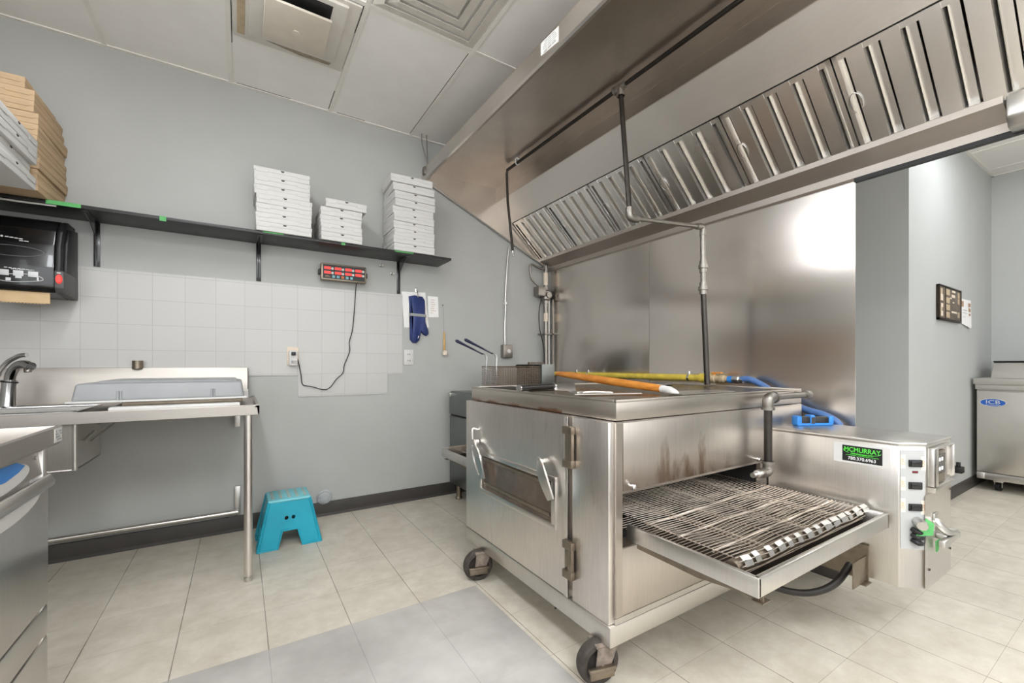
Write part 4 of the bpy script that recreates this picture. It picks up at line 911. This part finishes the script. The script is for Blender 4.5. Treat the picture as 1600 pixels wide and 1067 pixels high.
stack(-1.03, 2.972, .41, .40, .0535, 10, 'box_kraft', SZ1, 'of the brown stack on the shelf end', 'brown boxes at the shelf end', 'brown cardboard', .006, {9: (-.042, .0, .0), 8: (-.012, -.002, .01), 7: (-.010, .0, -.01)}, notch=False)
# the big white boxes stick out from the side shelf, their printed front to the right
pr = None
for i, nm in enumerate(('bottom', 'second from bottom', 'third from bottom', 'topmost')):
    lab = f'large white pizza box overhanging at far left, {nm} of its pile'
    loc = (-1.005+(-.0, -.012, .004, .006)[i], 2.66+(.0, -.02, -.006, .0)[i], 1.9086+.0575*i)
    if pr is None: pr = pizza_box(.41, .41, .0575, 'box_white', lab, loc, math.pi/2, 'large white boxes at the far left')
    else: copy_tree(pr, loc, lab, math.pi/2+(.0, .01, -.008, .006)[i])

# ------------------------------------------------------------------ paper towel dispenser
t = thing('towel_dispenser', 'smoky black paper towel dispenser on the tiled wall under the shelf', 'dispenser', (-.88, D, 1.46))
dx0, dx1, dyf = -1.065, -.778, 3.145
prof = [(D-.004, 1.462), (dyf+.02, 1.475), (dyf, 1.50), (dyf-.004, 1.60), (dyf+.004, 1.72), (dyf+.03, 1.80), (dyf+.07, 1.855), (dyf+.12, 1.872), (D-.004, 1.872)]
m = MB(); m.prism(prof, 'x', dx0, dx1-.036, .006); m.build('cover', 'black_gloss', t)
m = MB(); m.prism(prof, 'x', dx1-.034, dx1-.012, .006); m.prism([(D-.004, 1.466), (dyf+.05, 1.478), (dyf+.04, 1.60), (dyf+.06, 1.75), (dyf+.10, 1.83), (D-.004, 1.85)], 'x', dx1-.014, dx1, .004); m.build('side_cheek', 'black', t)
m = MB(); m.prism([(D-.006, 1.463), (dyf+.012, 1.474), (dyf-.006, 1.50), (dyf-.009, 1.588), (D-.006, 1.588)], 'x', dx1-.0345, dx1+.001, .004); ck = m.build('lower_cheek', 'cheek_grey', t, 'dark grey lower corner')
m = MB(); M = frame_M((dx1-.017, dyf-.008, 1.545), (1, 0, 0), (0, 0, 1)); rr = [(.013*math.cos(a), .024*math.sin(a)) for a in [2*math.pi*i/24 for i in range(24)]]
m.poly([M @ Vector((*p, 0)) for p in rr]+[M @ Vector((p[0]*.7, p[1]*.8, .007)) for p in rr], [tuple(range(24)), tuple(range(47, 23, -1))]+[(i, (i+1) % 24, 24+(i+1) % 24, 24+i) for i in range(24)]); m.build('light', 'led_red', ck, 'red oval light')
m = MB(); m.box(dx1-.024, dx1-.010, dyf-.0105, dyf-.0085, 1.574, 1.579); m.build('print', 'white_mark', ck)
m = MB(); m.box(dx0, dx1-.06, dyf+.03, dyf+.036, 1.418, 1.478); [m.box(dx0+.012*i, dx0+.012*i+.006, dyf+.03, dyf+.036, 1.414, 1.419) for i in range(18)]; m.build('paper_towel', 'kraft_paper', t, 'brown paper towel end')
# printed pictogram on the cover
def cov_y(z): return dyf-.0065+(.0 if z < 1.62 else (.008*(z-1.62)/.1 if z < 1.72 else .008+.026*(z-1.72)/.08))
m = MB()
m.tube([(-.940+.088*math.cos(a), cov_y(1.545), 1.537+(.020+.004*math.sin(2*a))*math.sin(a)) for a in [2*math.pi*i/40 for i in range(40)]], .0016, 5, closed=True)
for cx in (-.990, -.940, -.888):
    m.box(cx-.018, cx+.018, dyf-.0068, dyf-.005, 1.546, 1.574, .001)
m.box(-.983, -.965, dyf-.0068, dyf-.005, 1.52, 1.535); m.box(-.950, -.928, dyf-.0068, dyf-.005, 1.535, 1.546); m.box(-.875, -.868, dyf-.0068, dyf-.005, 1.53, 1.546)
for i in range(7): m.box(-.988+.015*i, -.977+.015*i, dyf-.0068, dyf-.005, 1.583-.0008*i, 1.587-.0008*i)
for i in range(6): m.box(-.965+.014*i, -.954+.014*i, dyf-.0068, dyf-.005, 1.578, 1.581)
m.build('pictogram', 'white_mark', t, 'white printed hand pictogram')
m = MB(); [m.box(-.990+.016*i, -.977+.016*i, cov_y(1.74)-.001, cov_y(1.74)+.004, 1.738-.0015*i, 1.743-.0015*i) for i in range(4)]; [m.box(-.94+.018*i, -.925+.018*i, cov_y(1.73)-.001, cov_y(1.73)+.004, 1.724, 1.728) for i in range(2)]; m.lathe([(0, 0), (.005, 0), (.005, .002), (0, .002)], (-1.0, cov_y(1.74)+.001, 1.741), (0, -1, 0), 10); m.build('brand_mark', 'white_mark', t)
m = MB(); m.tube([(-.965+.115*math.cos(a), cov_y(1.67)-.0002, 1.672+.026*math.sin(a)) for a in [2*math.pi*i/40 for i in range(40)]], .0011, 5, closed=True); m.build('window_outline', 'grey_mark', t)

# ------------------------------------------------------------------ timer, plug, cord
t = thing('kitchen_timer', 'wall timer panel with eight red displays under the shelf', 'timer', (.64, D, 1.715))
m = MB(); m.box(.487, .80, 3.305, 3.36, 1.712, 1.832, .004); m.build('case', 'steel_worn', t)
m = MB(); m.box(.498, .789, 3.3035, 3.3055, 1.722, 1.822); m.build('face', 'black', t)
m = MB(); m2 = MB(); m3 = MB()
for i in range(4):
    for z in (1.797, 1.765):
        x = .507+.0715*i; m.box(x, x+.044, 3.302, 3.304, z-.009, z+.009); m2.lathe([(0, 0), (.0095, 0), (.008, .003), (0, .003)], (x+.055, 3.3036, z-.002), (0, -1, 0), 14)
m.build('displays', 'led_red', t, 'eight red number displays'); m2.build('round_buttons', 'white_plastic', t)
for i in range(5):
    x = .560+.031*i; m = MB(); m.box(x, x+.019, 3.301, 3.304, 1.728, 1.747, .001); m.build('button', 'orange_button' if i == 2 else 'teal_button', t, 'orange square button' if i == 2 else None)
m = MB(); m.box(.512, .548, 3.3025, 3.304, 1.732, 1.735); m.box(.512, .54, 3.3025, 3.304, 1.739, 1.742); m.build('print', 'tan_mark', t)
m = MB(); m.box(.476, .487, 3.32, D-.001, 1.755, 1.79, .002); m.box(.80, .811, 3.32, D-.001, 1.755, 1.79, .002); m.box(.476, .811, D-.012, D-.001, 1.755, 1.79); m.build('mount', 'black', t)
m = MB(); m.tube(smooth_path([(.737, 3.345, 1.715), (.735, 3.358, 1.66), (.725, 3.362, 1.50), (.712, 3.362, 1.36), (.690, 3.362, 1.27), (.692, 3.362, 1.20), (.655, 3.362, 1.10), (.645, 3.362, 1.04), (.60, 3.362, .995), (.555, 3.362, .935), (.51, 3.362, .92), (.43, 3.362, .945), (.375, 3.362, .96), (.363, 3.362, 1.03), (.345, 3.350, 1.12), (.318, 3.325, 1.178), (.312, 3.318, 1.178)], 6), .0032, 8); m.build('power_cord', 'black', t, 'thin black power cord')
t = thing('plug_outlet', 'beige wall outlet on the tiles with a white plug-in adapter', 'outlet', (.312, D, 1.15))
m = MB(); m.box(.276, .348, D-.0125, D-.0065, 1.10, 1.225, .002); m.build('cover_plate', 'tape_paper', t)
m = MB(); m.box(.286, .338, D-.055, D-.0125, 1.095, 1.20, .006); ad = m.build('adapter', 'white_plastic', t)
m = MB(); m.box(.298, .325, D-.075, D-.0555, 1.165, 1.19, .004); m.build('plug', 'black', ad)
m = MB(); m.lathe([(0, 0), (.012, 0), (.012, .003), (0, .003)], (.322, D-.0555, 1.12), (0, -1, 0), 16); m.build('button', 'pipe_grey', ad); m = MB(); m.box(.298, .315, D-.0565, D-.0552, 1.11, 1.13); m.build('print', 'grey_mark', ad)
t = thing('wall_outlet', 'white double wall outlet below the blue oven mitt', 'outlet', (1.15, D, 1.16))
m = MB(); m.box(1.112, 1.19, D-.008, D-.001, 1.10, 1.222, .002); m.build('cover_plate', 'white_plastic', t)
m = MB(); [m.box(x, x+.004, D-.009, D-.0075, z, z+.012) for z in (1.178, 1.128) for x in (1.143, 1.158)]; m.build('slots', 'dark_slot', t)

# ------------------------------------------------------------------ mitt, papers, brush on the wall
t = thing('posted_sheet', 'white sheet of paper pinned behind the blue oven mitt', 'paper', (1.2, D, 1.40)); 
m = MB(); m.prism([(1.094, 1.69), (1.293, 1.698), (1.325, 1.41), (1.115, 1.402)], 'y', D-.0025, D-.001); m.build('sheet', 'paper', t)
t = thing('posted_note', 'small cream handwritten note on the wall right of the oven mitt', 'note', (1.36, D, 1.50))
m = MB(); m.prism([(1.315, 1.672), (1.405, 1.672), (1.412, 1.50), (1.322, 1.495)], 'y', D-.003, D-.001); m.build('sheet', 'paper', t)
m = MB(); [m.box(1.335+random.uniform(0, .01), 1.38+random.uniform(-.02, .01), D-.0036, D-.0031, 1.64-.018*i, 1.643-.018*i) for i in range(7)]; m.build('writing', 'tan_mark', t)
t = thing('oven_mitt', 'navy blue oven mitt with a grey band hanging on a hook', 'oven mitt', (1.22, D, 1.26))
out = [(1.150, 1.655), (1.20, 1.668), (1.265, 1.66), (1.285, 1.63), (1.288, 1.56), (1.285, 1.49), (1.295, 1.44), (1.315, 1.385), (1.318, 1.355), (1.298, 1.337), (1.272, 1.348), (1.252, 1.372), (1.248, 1.345), (1.238, 1.30), (1.212, 1.276), (1.180, 1.280), (1.160, 1.305), (1.158, 1.36), (1.163, 1.43), (1.165, 1.50), (1.155, 1.58)]
def pillow(m, out, yb, th, ins=.014):
    c = sum((Vector(p) for p in out), Vector((0, 0)))/len(out); n = len(out)
    def inset(k):
        r = []
        for i in range(n):
            a, b, d = Vector(out[i-1]), Vector(out[i]), Vector(out[(i+1) % n]); e = ((b-a).normalized()+(d-b).normalized()); nn = Vector((e.y, -e.x)).normalized(); r.append(b+nn*k)
        return r
    L = [(out, 0), (inset(ins*.25), .55), (inset(ins), 1.0)]
    rings = []
    for p, h in L: rings.append([m.bm.verts.new((q[0], yb-th*h, q[1])) for q in p])
    back = [m.bm.verts.new((q[0], yb+.002, q[1])) for q in out]
    for A, B in [(back, rings[0])]+list(zip(rings, rings[1:])):
        for i in range(n): m.bm.faces.new((A[i], A[(i+1) % n], B[(i+1) % n], B[i]))
    f1 = m.bm.faces.new(rings[-1]); f2 = m.bm.faces.new(back[::-1]); bmesh.ops.triangulate(m.bm, faces=[f1, f2])
m = MB(); pillow(m, out, D-.008, .026); m.build('mitt_body', 'navy', t, sharp=70)
m = MB(); m.prism([(1.158, 1.518), (1.290, 1.513), (1.290, 1.490), (1.158, 1.495)], 'y', D-.0375, D-.006, .002); m.box(1.205, 1.245, D-.0385, D-.037, 1.502, 1.507); m.build('band', 'grey_cloth', t, 'grey cloth band')
m = MB(); m.tube(smooth_path([(1.214, D-.006, 1.715), (1.214, D-.03, 1.70), (1.214, D-.045, 1.66), (1.214, D-.05, 1.645), (1.214, D-.058, 1.655)], 4), .004, 8); m.box(1.205, 1.223, D-.006, D-.001, 1.69, 1.73, .002); m.build('hook', 'chrome', t, 'metal hook and hang loop')
m = MB(); m.prism([(1.216, 1.312), (1.226, 1.325), (1.23, 1.338), (1.222, 1.334)], 'y', D-.0352, D-.0342); m.build('worn_spot', 'paper', t)
t = thing('hanging_brush', 'small wooden brush hanging from a string on the back wall', 'brush', (1.46, D, 1.18))
m = MB(); m.tube([(1.448, D-.008, 1.605), (1.456, D-.010, 1.37)], .0011, 5); m.lathe([(0, 0), (.007, 0), (.007, .007), (0, .008)], (1.448, D-.0015, 1.605), (0, -1, 0), 10); m.build('string', 'pipe_grey', t)
m = MB(); m.tube([(1.456, D-.012, 1.38), (1.458, D-.012, 1.30), (1.459, D-.012, 1.225)], .008, 10, rs=[.006, .0085, .0095]); m.build('handle', 'wood', t)
m = MB(); m.lathe([(0, 0), (.010, 0), (.022, .014), (.023, .03), (.018, .042), (0, .044)], (1.459, D-.026, 1.222), (0, 0, -1), 14); m.build('head', 'tape_paper', t)
for i, (x, z) in enumerate(((.926, 1.879), (1.011, 1.824))):
    m = MB(); m.lathe([(0, 0), (.012, 0), (.012, .006), (.006, .008), (.006, .03), (.009, .034), (0, .036)], (x, D-.0005, z), (.25, -1, -.2), 12)
    single('wall_anchor', m, 'alu', ('small silver screw anchor in the wall, left of the pair under the shelf', 'small silver screw anchor in the wall, right of the pair, by the shelf bracket')[i], 'screw', (x, D, z))
t = thing('door_stop', 'clear plastic ribbed bumper on the wall above the dark baseboard', 'bumper', (.52, D, .12))
m = MB(); m.lathe([(0, .0), (.052, 0), (.055, .01), (.050, .016), (.046, .014), (.042, .026), (.036, .024), (.032, .036), (.026, .034), (.02, .044), (0, .046)], (.517, D-.0085, .14), (0, -1, -.15), 24); m.build('dome', 'clear_plastic', t)

# ------------------------------------------------------------------ sink table
t = thing('sink_table', 'stainless steel sink table with backsplash along the tiled wall', 'sink', (-.7, 2.95, 0))
TY0, TY1, TX = 2.53, 3.345, .082; TZ = .886
m = MB()
SX0, SX1, SYa, SYb = -1.02, -.62, 2.66, 3.06
for a in ((XL+.004, SX0, TY0+.01, TY1), (SX1, TX-.012, TY0+.01, TY1), (SX0, SX1, TY0+.01, SYa), (SX0, SX1, SYb, TY1)): m.box(*a, TZ-.004, TZ)
m.prism([(TY0, TZ+.008), (TY0, TZ-.038), (TY0+.004, TZ-.04), (TY0+.01, TZ-.036), (TY0+.010, TZ), (TY0+.022, TZ), (TY0+.012, TZ+.010), (TY0+.004, TZ+.012)], 'x', XL+.004, TX)
m.prism([(TX, TZ+.008), (TX, TZ-.036), (TX-.006, TZ-.036), (TX-.010, TZ-.002), (TX-.022, TZ), (TX-.012, TZ+.010)], 'y', TY0, TY1)
m.build('worktop', 'steel_top', t)
m = MB(); m.prism([(TY1-.03, TZ), (TY1-.03, 1.035), (TY1-.010, 1.082), (TY1+.028, 1.084), (TY1+.028, 1.045), (TY1, 1.03), (TY1-.004, TZ)], 'x', XL+.004, .04); m.build('backsplash', 'steel_top', t)
m = MB(); m.prism([(TY1-.028, TZ-.03), (TY1-.028, 1.03), (TY1-.008, 1.08), (TY1+.026, 1.08), (TY1+.026, TZ-.03)], 'x', .0405, .044); m.build('end_cap', 'steel_dark', t, 'dark open end of the backsplash')
m = MB(); m.box(-.02, .045, TY1-.034, TY1-.029, TZ, .94, .001); m.build('corner_patch', 'white_plastic', t)
m = MB(); b = MB(); bz = .63
for a in ((SX0, SX1, SYa, SYb, bz, bz+.004), (SX0, SX0+.004, SYa, SYb, bz, TZ), (SX1-.004, SX1, SYa, SYb, bz, TZ), (SX0, SX1, SYa, SYa+.004, bz, TZ), (SX0, SX1, SYb-.004, SYb, bz, TZ)): m.box(*a)
m.cyl((SX1-.006, SYa+.006, bz), (SX1-.006, SYa+.006, TZ-.005), .010, 12); m.box(SX0, SX1, SYa-.001, SYb+.001, bz-.004, bz+.004, .003)
m.build('sink_bowl', 'steel_control', t)
m = MB(); m.tube([(SX0, SYa, TZ+.003), (SX1, SYa, TZ+.003), (SX1, SYb, TZ+.003), (SX0, SYb, TZ+.003)], .007, 8, closed=True); m.build('bowl_rim', 'chrome', t)
for y, x in ((2.562, .034),):
    m = MB(); m.cyl((x, y, .03), (x, y, TZ-.02), .0195, 20); lg = m.build('leg', 'steel_vertical', t)
    m = MB(); m.lathe([(0, 0), (.016, 0), (.0185, .012), (.0185, .02), (.0155, .022), (.0155, .045), (0, .045)], (x, y, 0), (0, 0, 1), 18); m.build('bullet_foot', 'alu', lg)
for x in (-1.40,):
    for y in (2.562, 3.335):
        m = MB(); m.cyl((x, y, 0), (x, y, TZ-.02), .0195, 20); m.build('leg', 'steel_vertical', t)
m = MB(); m.cyl((-1.40, 3.335, .137), (-.012, 3.335, .137), .016, 14); m.build('cross_rail', 'steel', t)
m = MB(); m.box(-.03, .0, 3.352, D-.0085, .11, .30, .001); m.box(-.03, .0, 3.30, D-.0015, .70, .80, .001); m.build('wall_bracket', 'alu', t)
m = MB(); m.tube([(SX1+.006, 2.86, .73), (SX1+.10, 3.0, .83)], .0055, 8); m.tube([(SX1+.004, 2.74, .745), (SX1+.03, 2.80, .785)], .0055, 8); m.box(SX1+.03, SX1+.14, 2.62, 2.66, TZ-.036, TZ-.006, .002); m.tube([(SX1+.01, 2.95, .80), (SX1+.20, 3.15, .86)], .005, 8); m.box(SX1+.18, SX1+.36, 3.14, 3.17, TZ-.02, TZ-.006); m.build('strut', 'chrome', t, 'thin chrome struts under the sink')
m = MB(); m.cyl((-.54, TY1-.0, 1.0825), (-.54, TY1-.0, 1.1), .001, 6); m = MB(); m.lathe([(.022, 0), (.026, 0), (.026, .048), (.022, .048), (.022, 0)], (-.515, TY1-.006, 1.077), (0, 0, 1), 24); single('steel_ring', m, 'steel_worn', 'short steel cup sitting on the ledge of the sink backsplash', 'cup', (-.515, TY1-.006, 1.077))
t = thing('faucet', 'chrome single lever faucet at the sink by the left edge', 'faucet', (-.935, 3.13, TZ))
fx, fy = -.962, 3.09
m = MB(); m.lathe([(0, 0), (.036, 0), (.036, .006), (.031, .012), (.028, .05), (.026, .11), (.028, .14), (.0, .146)], (fx, fy, TZ), (.06, 0, 1), 22); m.build('body', 'chrome', t)
m = MB(); m.lathe([(.0275, -.003), (.031, -.003), (.031, .004), (.0275, .004)], (fx+.007, fy, TZ+.13), (.15, 0, 1), 18); m.build('collar', 'black', t)
m = MB(); m.tube(smooth_path([(fx+.005, fy, TZ+.10), (fx+.015, fy-.01, TZ+.16), (fx+.04, fy-.03, TZ+.205), (fx+.075, fy-.06, TZ+.217), (fx+.105, fy-.085, TZ+.205)], 5), .021, 14, rs=None); m.build('spout', 'chrome', t)
m = MB(); m.lathe([(0, 0), (.014, 0), (.014, .018), (.012, .02), (0, .02)], (fx+.09, fy-.075, TZ+.198), (.1, -.05, -1), 14); m.build('aerator', 'pipe_grey', t)
m = MB(); m.tube(smooth_path([(fx-.03, fy, TZ+.16), (fx-.02, fy-.005, TZ+.19), (fx+.01, fy-.02, TZ+.23), (fx+.055, fy-.05, TZ+.257), (fx+.085, fy-.065, TZ+.262)], 5), .011, 10, rs=None); m.build('lever', 'chrome', t)

# upside-down dough box with a tray below it
t = thing('dough_box', 'pale grey plastic dough box upside down on the sink table', 'crate', (-.30, 2.87, .91))
def frus(m, x0, x1, y0, y1, z0, z1, ins, bev=.012):
    r = bmesh.ops.create_cube(m.bm, size=1); vs = r['verts']
    for v in vs:
        k = ins if v.co.z > 0 else 0
        v.co = Vector((x0+k if v.co.x < 0 else x1-k, y0+k if v.co.y < 0 else y1-k, z0 if v.co.z < 0 else z1))
    es = [e for e in {e for v in vs for e in v.link_edges} if not (e.verts[0].co.z == z0 and e.verts[1].co.z == z0)]
    bmesh.ops.bevel(m.bm, geom=es, offset=bev, segments=3, affect='EDGES', profile=.5)
cx0, cx1, cy0, cy1, cz = -.625, .018, 2.60, 3.10, .936
m = MB(); frus(m, cx0, cx1, cy0, cy1, cz, 1.016, .012); frus(m, cx0+.07, cx1-.03, cy0+.05, cy1-.05, 1.015, 1.027, .012, .008); m.build('shell', 'crate_grey', t)
m = MB(); m.box(cx0-.014, cx1+.010, cy0-.014, cy1+.010, cz-.006, cz+.003, .003); m.build('rim', 'white_plastic', t)
for x in (-.47, -.12): m = MB(); m.tube([(x, cy0-.002, cz+.002), (x, cy0+.004, cz+.045)], .005, 8); m.tube([(x+.01, cy0-.002, cz+.002), (x+.01, cy0+.004, cz+.045)], .004, 8); m.build('side_rib', 'crate_grey', t)
m = MB(); m.box(-.50, .0, 2.575, 3.02, TZ, TZ+.024, .008); t2 = single('serving_tray', m, 'white_plastic', 'low white tray under the grey dough box', 'tray', (-.25, 2.8, TZ))
m = MB(); m.box(-.46, .01, 2.62, 3.06, TZ+.0245, cz-.0065, .004); single('lid_tray', m, 'steel_worn', 'dull metal tray sandwiched between dough box and white tray', 'tray', (-.25, 2.85, TZ+.0245))

# ------------------------------------------------------------------ undercounter machine at the left edge
AX, AY0, AY1 = -.47, .6, 1.775
t = thing('undercounter_cooler', 'stainless undercounter cooler with a blue sticker at the left edge', 'cooler', (-.85, 1.2, 0))
m = MB(); m.box(-1.2, AX-.03, AY0, AY1-.03, .06, .80, .003); m.build('body', 'steel_vertical', t)
m = MB(); m.box(-1.2, AX-.004, AY1-.03, AY1-.001, .02, .862, .002); m.build('side_panel', 'steel_control', t)
m = MB(); m.box(AX-.03, AX, AY0, AY1-.004, .415, .765, .004); d = m.build('door', 'steel_vertical', t)
m = MB(); m.prism([(AX-.03, .79), (AX-.006, .79), (AX-.016, .862), (AX-.03, .862)], 'y', AY0, AY1-.004); cp = m.build('control_strip', 'steel_top', t)
m = MB(); m.lathe([(0, 0), (.006, 0), (.004, .002), (0, .002)], (AX-.0125, AY1-.05, .84), (1, 0, .15), 12); m.build('screw', 'alu', cp)
m = MB(); m.box(AX-.028, AX-.002, AY0, AY1-.004, .325, .408, .003); m.build('lower_panel', 'steel_vertical', t)
m = MB(); m.box(AX-.028, AX-.002, AY0, AY1-.004, .03, .318, .003); m.build('kick_panel', 'steel_vertical', t)
m = MB(); m.prism([(AX-.002, .775), (AX+.003, .745), (AX+.014, .752), (AX+.016, .766), (AX+.006, .785), (AX-.002, .785)], 'y', AY0, AY1-.006, .003); m.build('door_handle', 'steel', d)
m = MB(); rr = [(AX+.001, 1.50-.19*math.cos(a), .748-.036*math.sin(a)) for a in [math.pi*i/20 for i in range(21)]]
m.poly(rr+[(p[0]+.004, p[1], p[2]) for p in rr], [tuple(range(21)), tuple(range(41, 20, -1))]+[(i, (i+1) % 21, 21+(i+1) % 21, 21+i) for i in range(21)]); m.build('grip_pad', 'white_plastic', d, 'pale half-oval grip pad')
m = MB()
def strip(y, z): k = (z-.79)/.072; return Vector((AX-.006-.010*k+.0012, y, z))
ov_ = [(1.47+.20*math.cos(a), .822+.032*math.sin(a)) for a in [2*math.pi*i/36 for i in range(36)]]
m.poly([strip(*p) for p in ov_]+[strip(*p)-Vector((.002, 0, 0)) for p in ov_], [tuple(range(36)), tuple(range(71, 35, -1))]+[(i, (i+1) % 36, 36+(i+1) % 36, 36+i) for i in range(36)]); stk = m.build('sticker', 'white_plastic', cp, 'oval sticker with a blue wave')
m = MB(); wv = [(1.645, .834), (1.60, .850), (1.48, .853), (1.36, .848), (1.30, .83), (1.42, .822), (1.52, .816), (1.60, .824)]
m.poly([strip(*p)+Vector((.0012, 0, 0)) for p in wv]+[strip(*p) for p in wv], [tuple(range(8)), tuple(range(15, 7, -1))]+[(i, (i+1) % 8, 8+(i+1) % 8, 8+i) for i in range(8)]); m.build('blue_wave', 'blue_plastic', stk)
m = MB(); [m.lathe([(0, 0), (.006, 0), (.006, .001), (0, .001)], strip(y, z)+Vector((.0003, 0, 0)), (1, 0, .15), 10) for y, z in ((1.47, .812), (1.485, .806), (1.452, .805), (1.465, .80))]; m.build('green_dots', 'green_bright', stk)
# flat tray top
HX = AX+.006
m = MB(); m.box(-1.2, HX, AY0, 1.838, .862, .868)
m.prism([(HX-.006, .868), (HX, .866), (HX+.006, .872), (HX+.006, .915), (HX, .919), (HX-.008, .915), (HX-.010, .872)], 'y', AY0, 1.838, .0); m.box(-1.2, HX, 1.828, 1.838, .868, .917, .003)
m.build('tray_top', 'steel_top', t)
m = MB(); m.box(HX+.0055, HX+.0075, 1.77, 1.828, .872, .912); ql = m.build('small_label', 'white_plastic', t, 'small printed white label')
m = MB(); [m.box(HX+.0075, HX+.0082, 1.776+.012*i, 1.784+.012*i, .877+.008*j, .882+.008*j) for i in range(4) for j in range(4) if (i*7+j*3) % 4]; m.build('print', 'grey_mark', ql)
m = MB(); m.box(AX-.14, AX-.04, AY1-.16, AY1-.06, .80, .861, .004); m.build('hinge_block', 'dark_slot', t)
m = MB(); random.seed(3); G = 14
vv_ = [[m.bm.verts.new((-.95+.42*i/G, 1.15+.6*j/G, .872+.018*abs(math.sin(i*1.3+j*.7))*math.sin(math.pi*i/G)*math.sin(math.pi*j/G)+random.uniform(0, .006)*(0 < i < G and 0 < j < G))) for j in range(G+1)] for i in range(G+1)]
for i in range(G):
    for j in range(G): m.bm.faces.new((vv_[i][j], vv_[i+1][j], vv_[i+1][j+1], vv_[i][j+1]))
o = single('crumpled_foil', m, 'alu', 'crumpled sheet of foil lying in the tray top of the undercounter cooler', 'foil', (-.75, 1.45, .87))
sm = o.modifiers.new('thickness', 'SOLIDIFY'); sm.thickness = .0012; sm.offset = 1
m = MB(); m.box(-1.2, AX-.05, AY0+.02, AY1-.03, .0, .06); m.build('plinth', 'dark_slot', t)

# ------------------------------------------------------------------ step stool
t = thing('step_stool', 'turquoise plastic step stool on the floor by the back wall', 'stool', (.255, 3.05, 0))
H = .285
tx0, tx1, ty0, ty1 = .143, .365, 2.915, 3.14     # top
bx0, bx1, by0, by1 = .085, .425, 2.898, 3.21    # foot print
def wl(u, z, side):      # point on a sloping side; u 0..1 across
    k = z/H
    x0 = bx0+(tx0-bx0)*k; x1 = bx1+(tx1-bx1)*k; y0 = by0+(ty0-by0)*k; y1 = by1+(ty1-by1)*k
    return {'f': (x0+(x1-x0)*u, y0, z), 'b': (x0+(x1-x0)*u, y1, z), 'l': (x0, y0+(y1-y0)*u, z), 'r': (x1, y0+(y1-y0)*u, z)}[side]
def side(nm, s, holes):
    m = MB(); th = .006; nrm = {'f': (0, 1, 0), 'b': (0, -1, 0), 'l': (1, 0, 0), 'r': (-1, 0, 0)}[s]
    outl = [(0, H), (1, H), (1, 0), (.70, 0), (.64, .105), (.36, .105), (.30, 0), (0, 0)]
    # outline cut into quads: two legs and the band above
    cells = [[(0, H), (.36, H), (.36, .105), (0, .105)], [(.64, H), (1, H), (1, .105), (.64, .105)], [(.36, H), (.64, H), (.64, .21), (.36, .21)], [(.36, .145), (.64, .145), (.64, .105), (.36, .105)],
             [(0, .105), (.36, .105), (.30, 0), (0, 0)], [(.64, .105), (1, .105), (1, 0), (.70, 0)]]
    for u0, u1 in ((.36, .5), (.5, .64)):      # a round finger hole in each cell
        uc, zc = (u0+u1)/2, .1775; r = .0125; sq = [(u1, zc), (u1, .21), (uc, .21), (u0, .21), (u0, zc), (u0, .145), (uc, .145), (u1, .145)]
        rd = [(uc+.042*math.cos(q*math.pi/4), zc+r*math.sin(q*math.pi/4)) for q in range(8)]
        for q in range(8): cells.append([sq[q], sq[(q+1) % 8], rd[(q+1) % 8], rd[q]])
    for c in cells:
        A = [Vector(wl(u, z, s)) for u, z in c]; B = [p+Vector(nrm)*th for p in A]
        m.poly(A+B, [(0, 1, 2, 3), (7, 6, 5, 4), (0, 4, 5, 1), (1, 5, 6, 2), (2, 6, 7, 3), (3, 7, 4, 0)])
    # rolled edge round the legs and foot
    pth = [wl(0.0, .004, s), wl(.30, .004, s), wl(.36, .105, s), wl(.64, .105, s), wl(.70, .004, s), wl(1, .004, s)]
    m.tube([Vector(p)-Vector(nrm)*.001 for p in pth], .006, 8)
    return m
for s in 'fblr': side('side_wall', s, 1).build('side_wall', 'turquoise', t)
for a, b in (((bx0, by0), (tx0, ty0)), ((bx1, by0), (tx1, ty0)), ((bx0, by1), (tx0, ty1)), ((bx1, by1), (tx1, ty1))): m = MB(); m.tube([(a[0], a[1], .004), (b[0], b[1], H-.004)], .008, 8); m.build('corner_post', 'turquoise', t)
m = MB(); m.box(tx0-.005, tx1+.005, ty0-.005, ty1+.005, H-.012, H+.006, .008, 3); m.build('step_top', 'turquoise_light', t, 'paler top step')  # top step set paler than the sides
for i in range(5):
    x = tx0+.022+i*(tx1-tx0-.044)/4; m = MB(); m.box(x-.008, x+.008, ty0+.02, ty1-.02, H+.005, H+.0085, .001); m.build('grip_pad', 'grip_grey', t, 'pale grip strip on the step')

m = MB(); m.prism([(1.195, 1.525), (1.212, 1.52), (1.222, 1.55), (1.232, 1.575), (1.226, 1.578), (1.212, 1.556), (1.205, 1.535)], 'z', .0002, .004); single('floor_scrap', m, 'black', 'tiny black scrap on the floor beside the oven', 'scrap', (1.21, 1.55, 0))
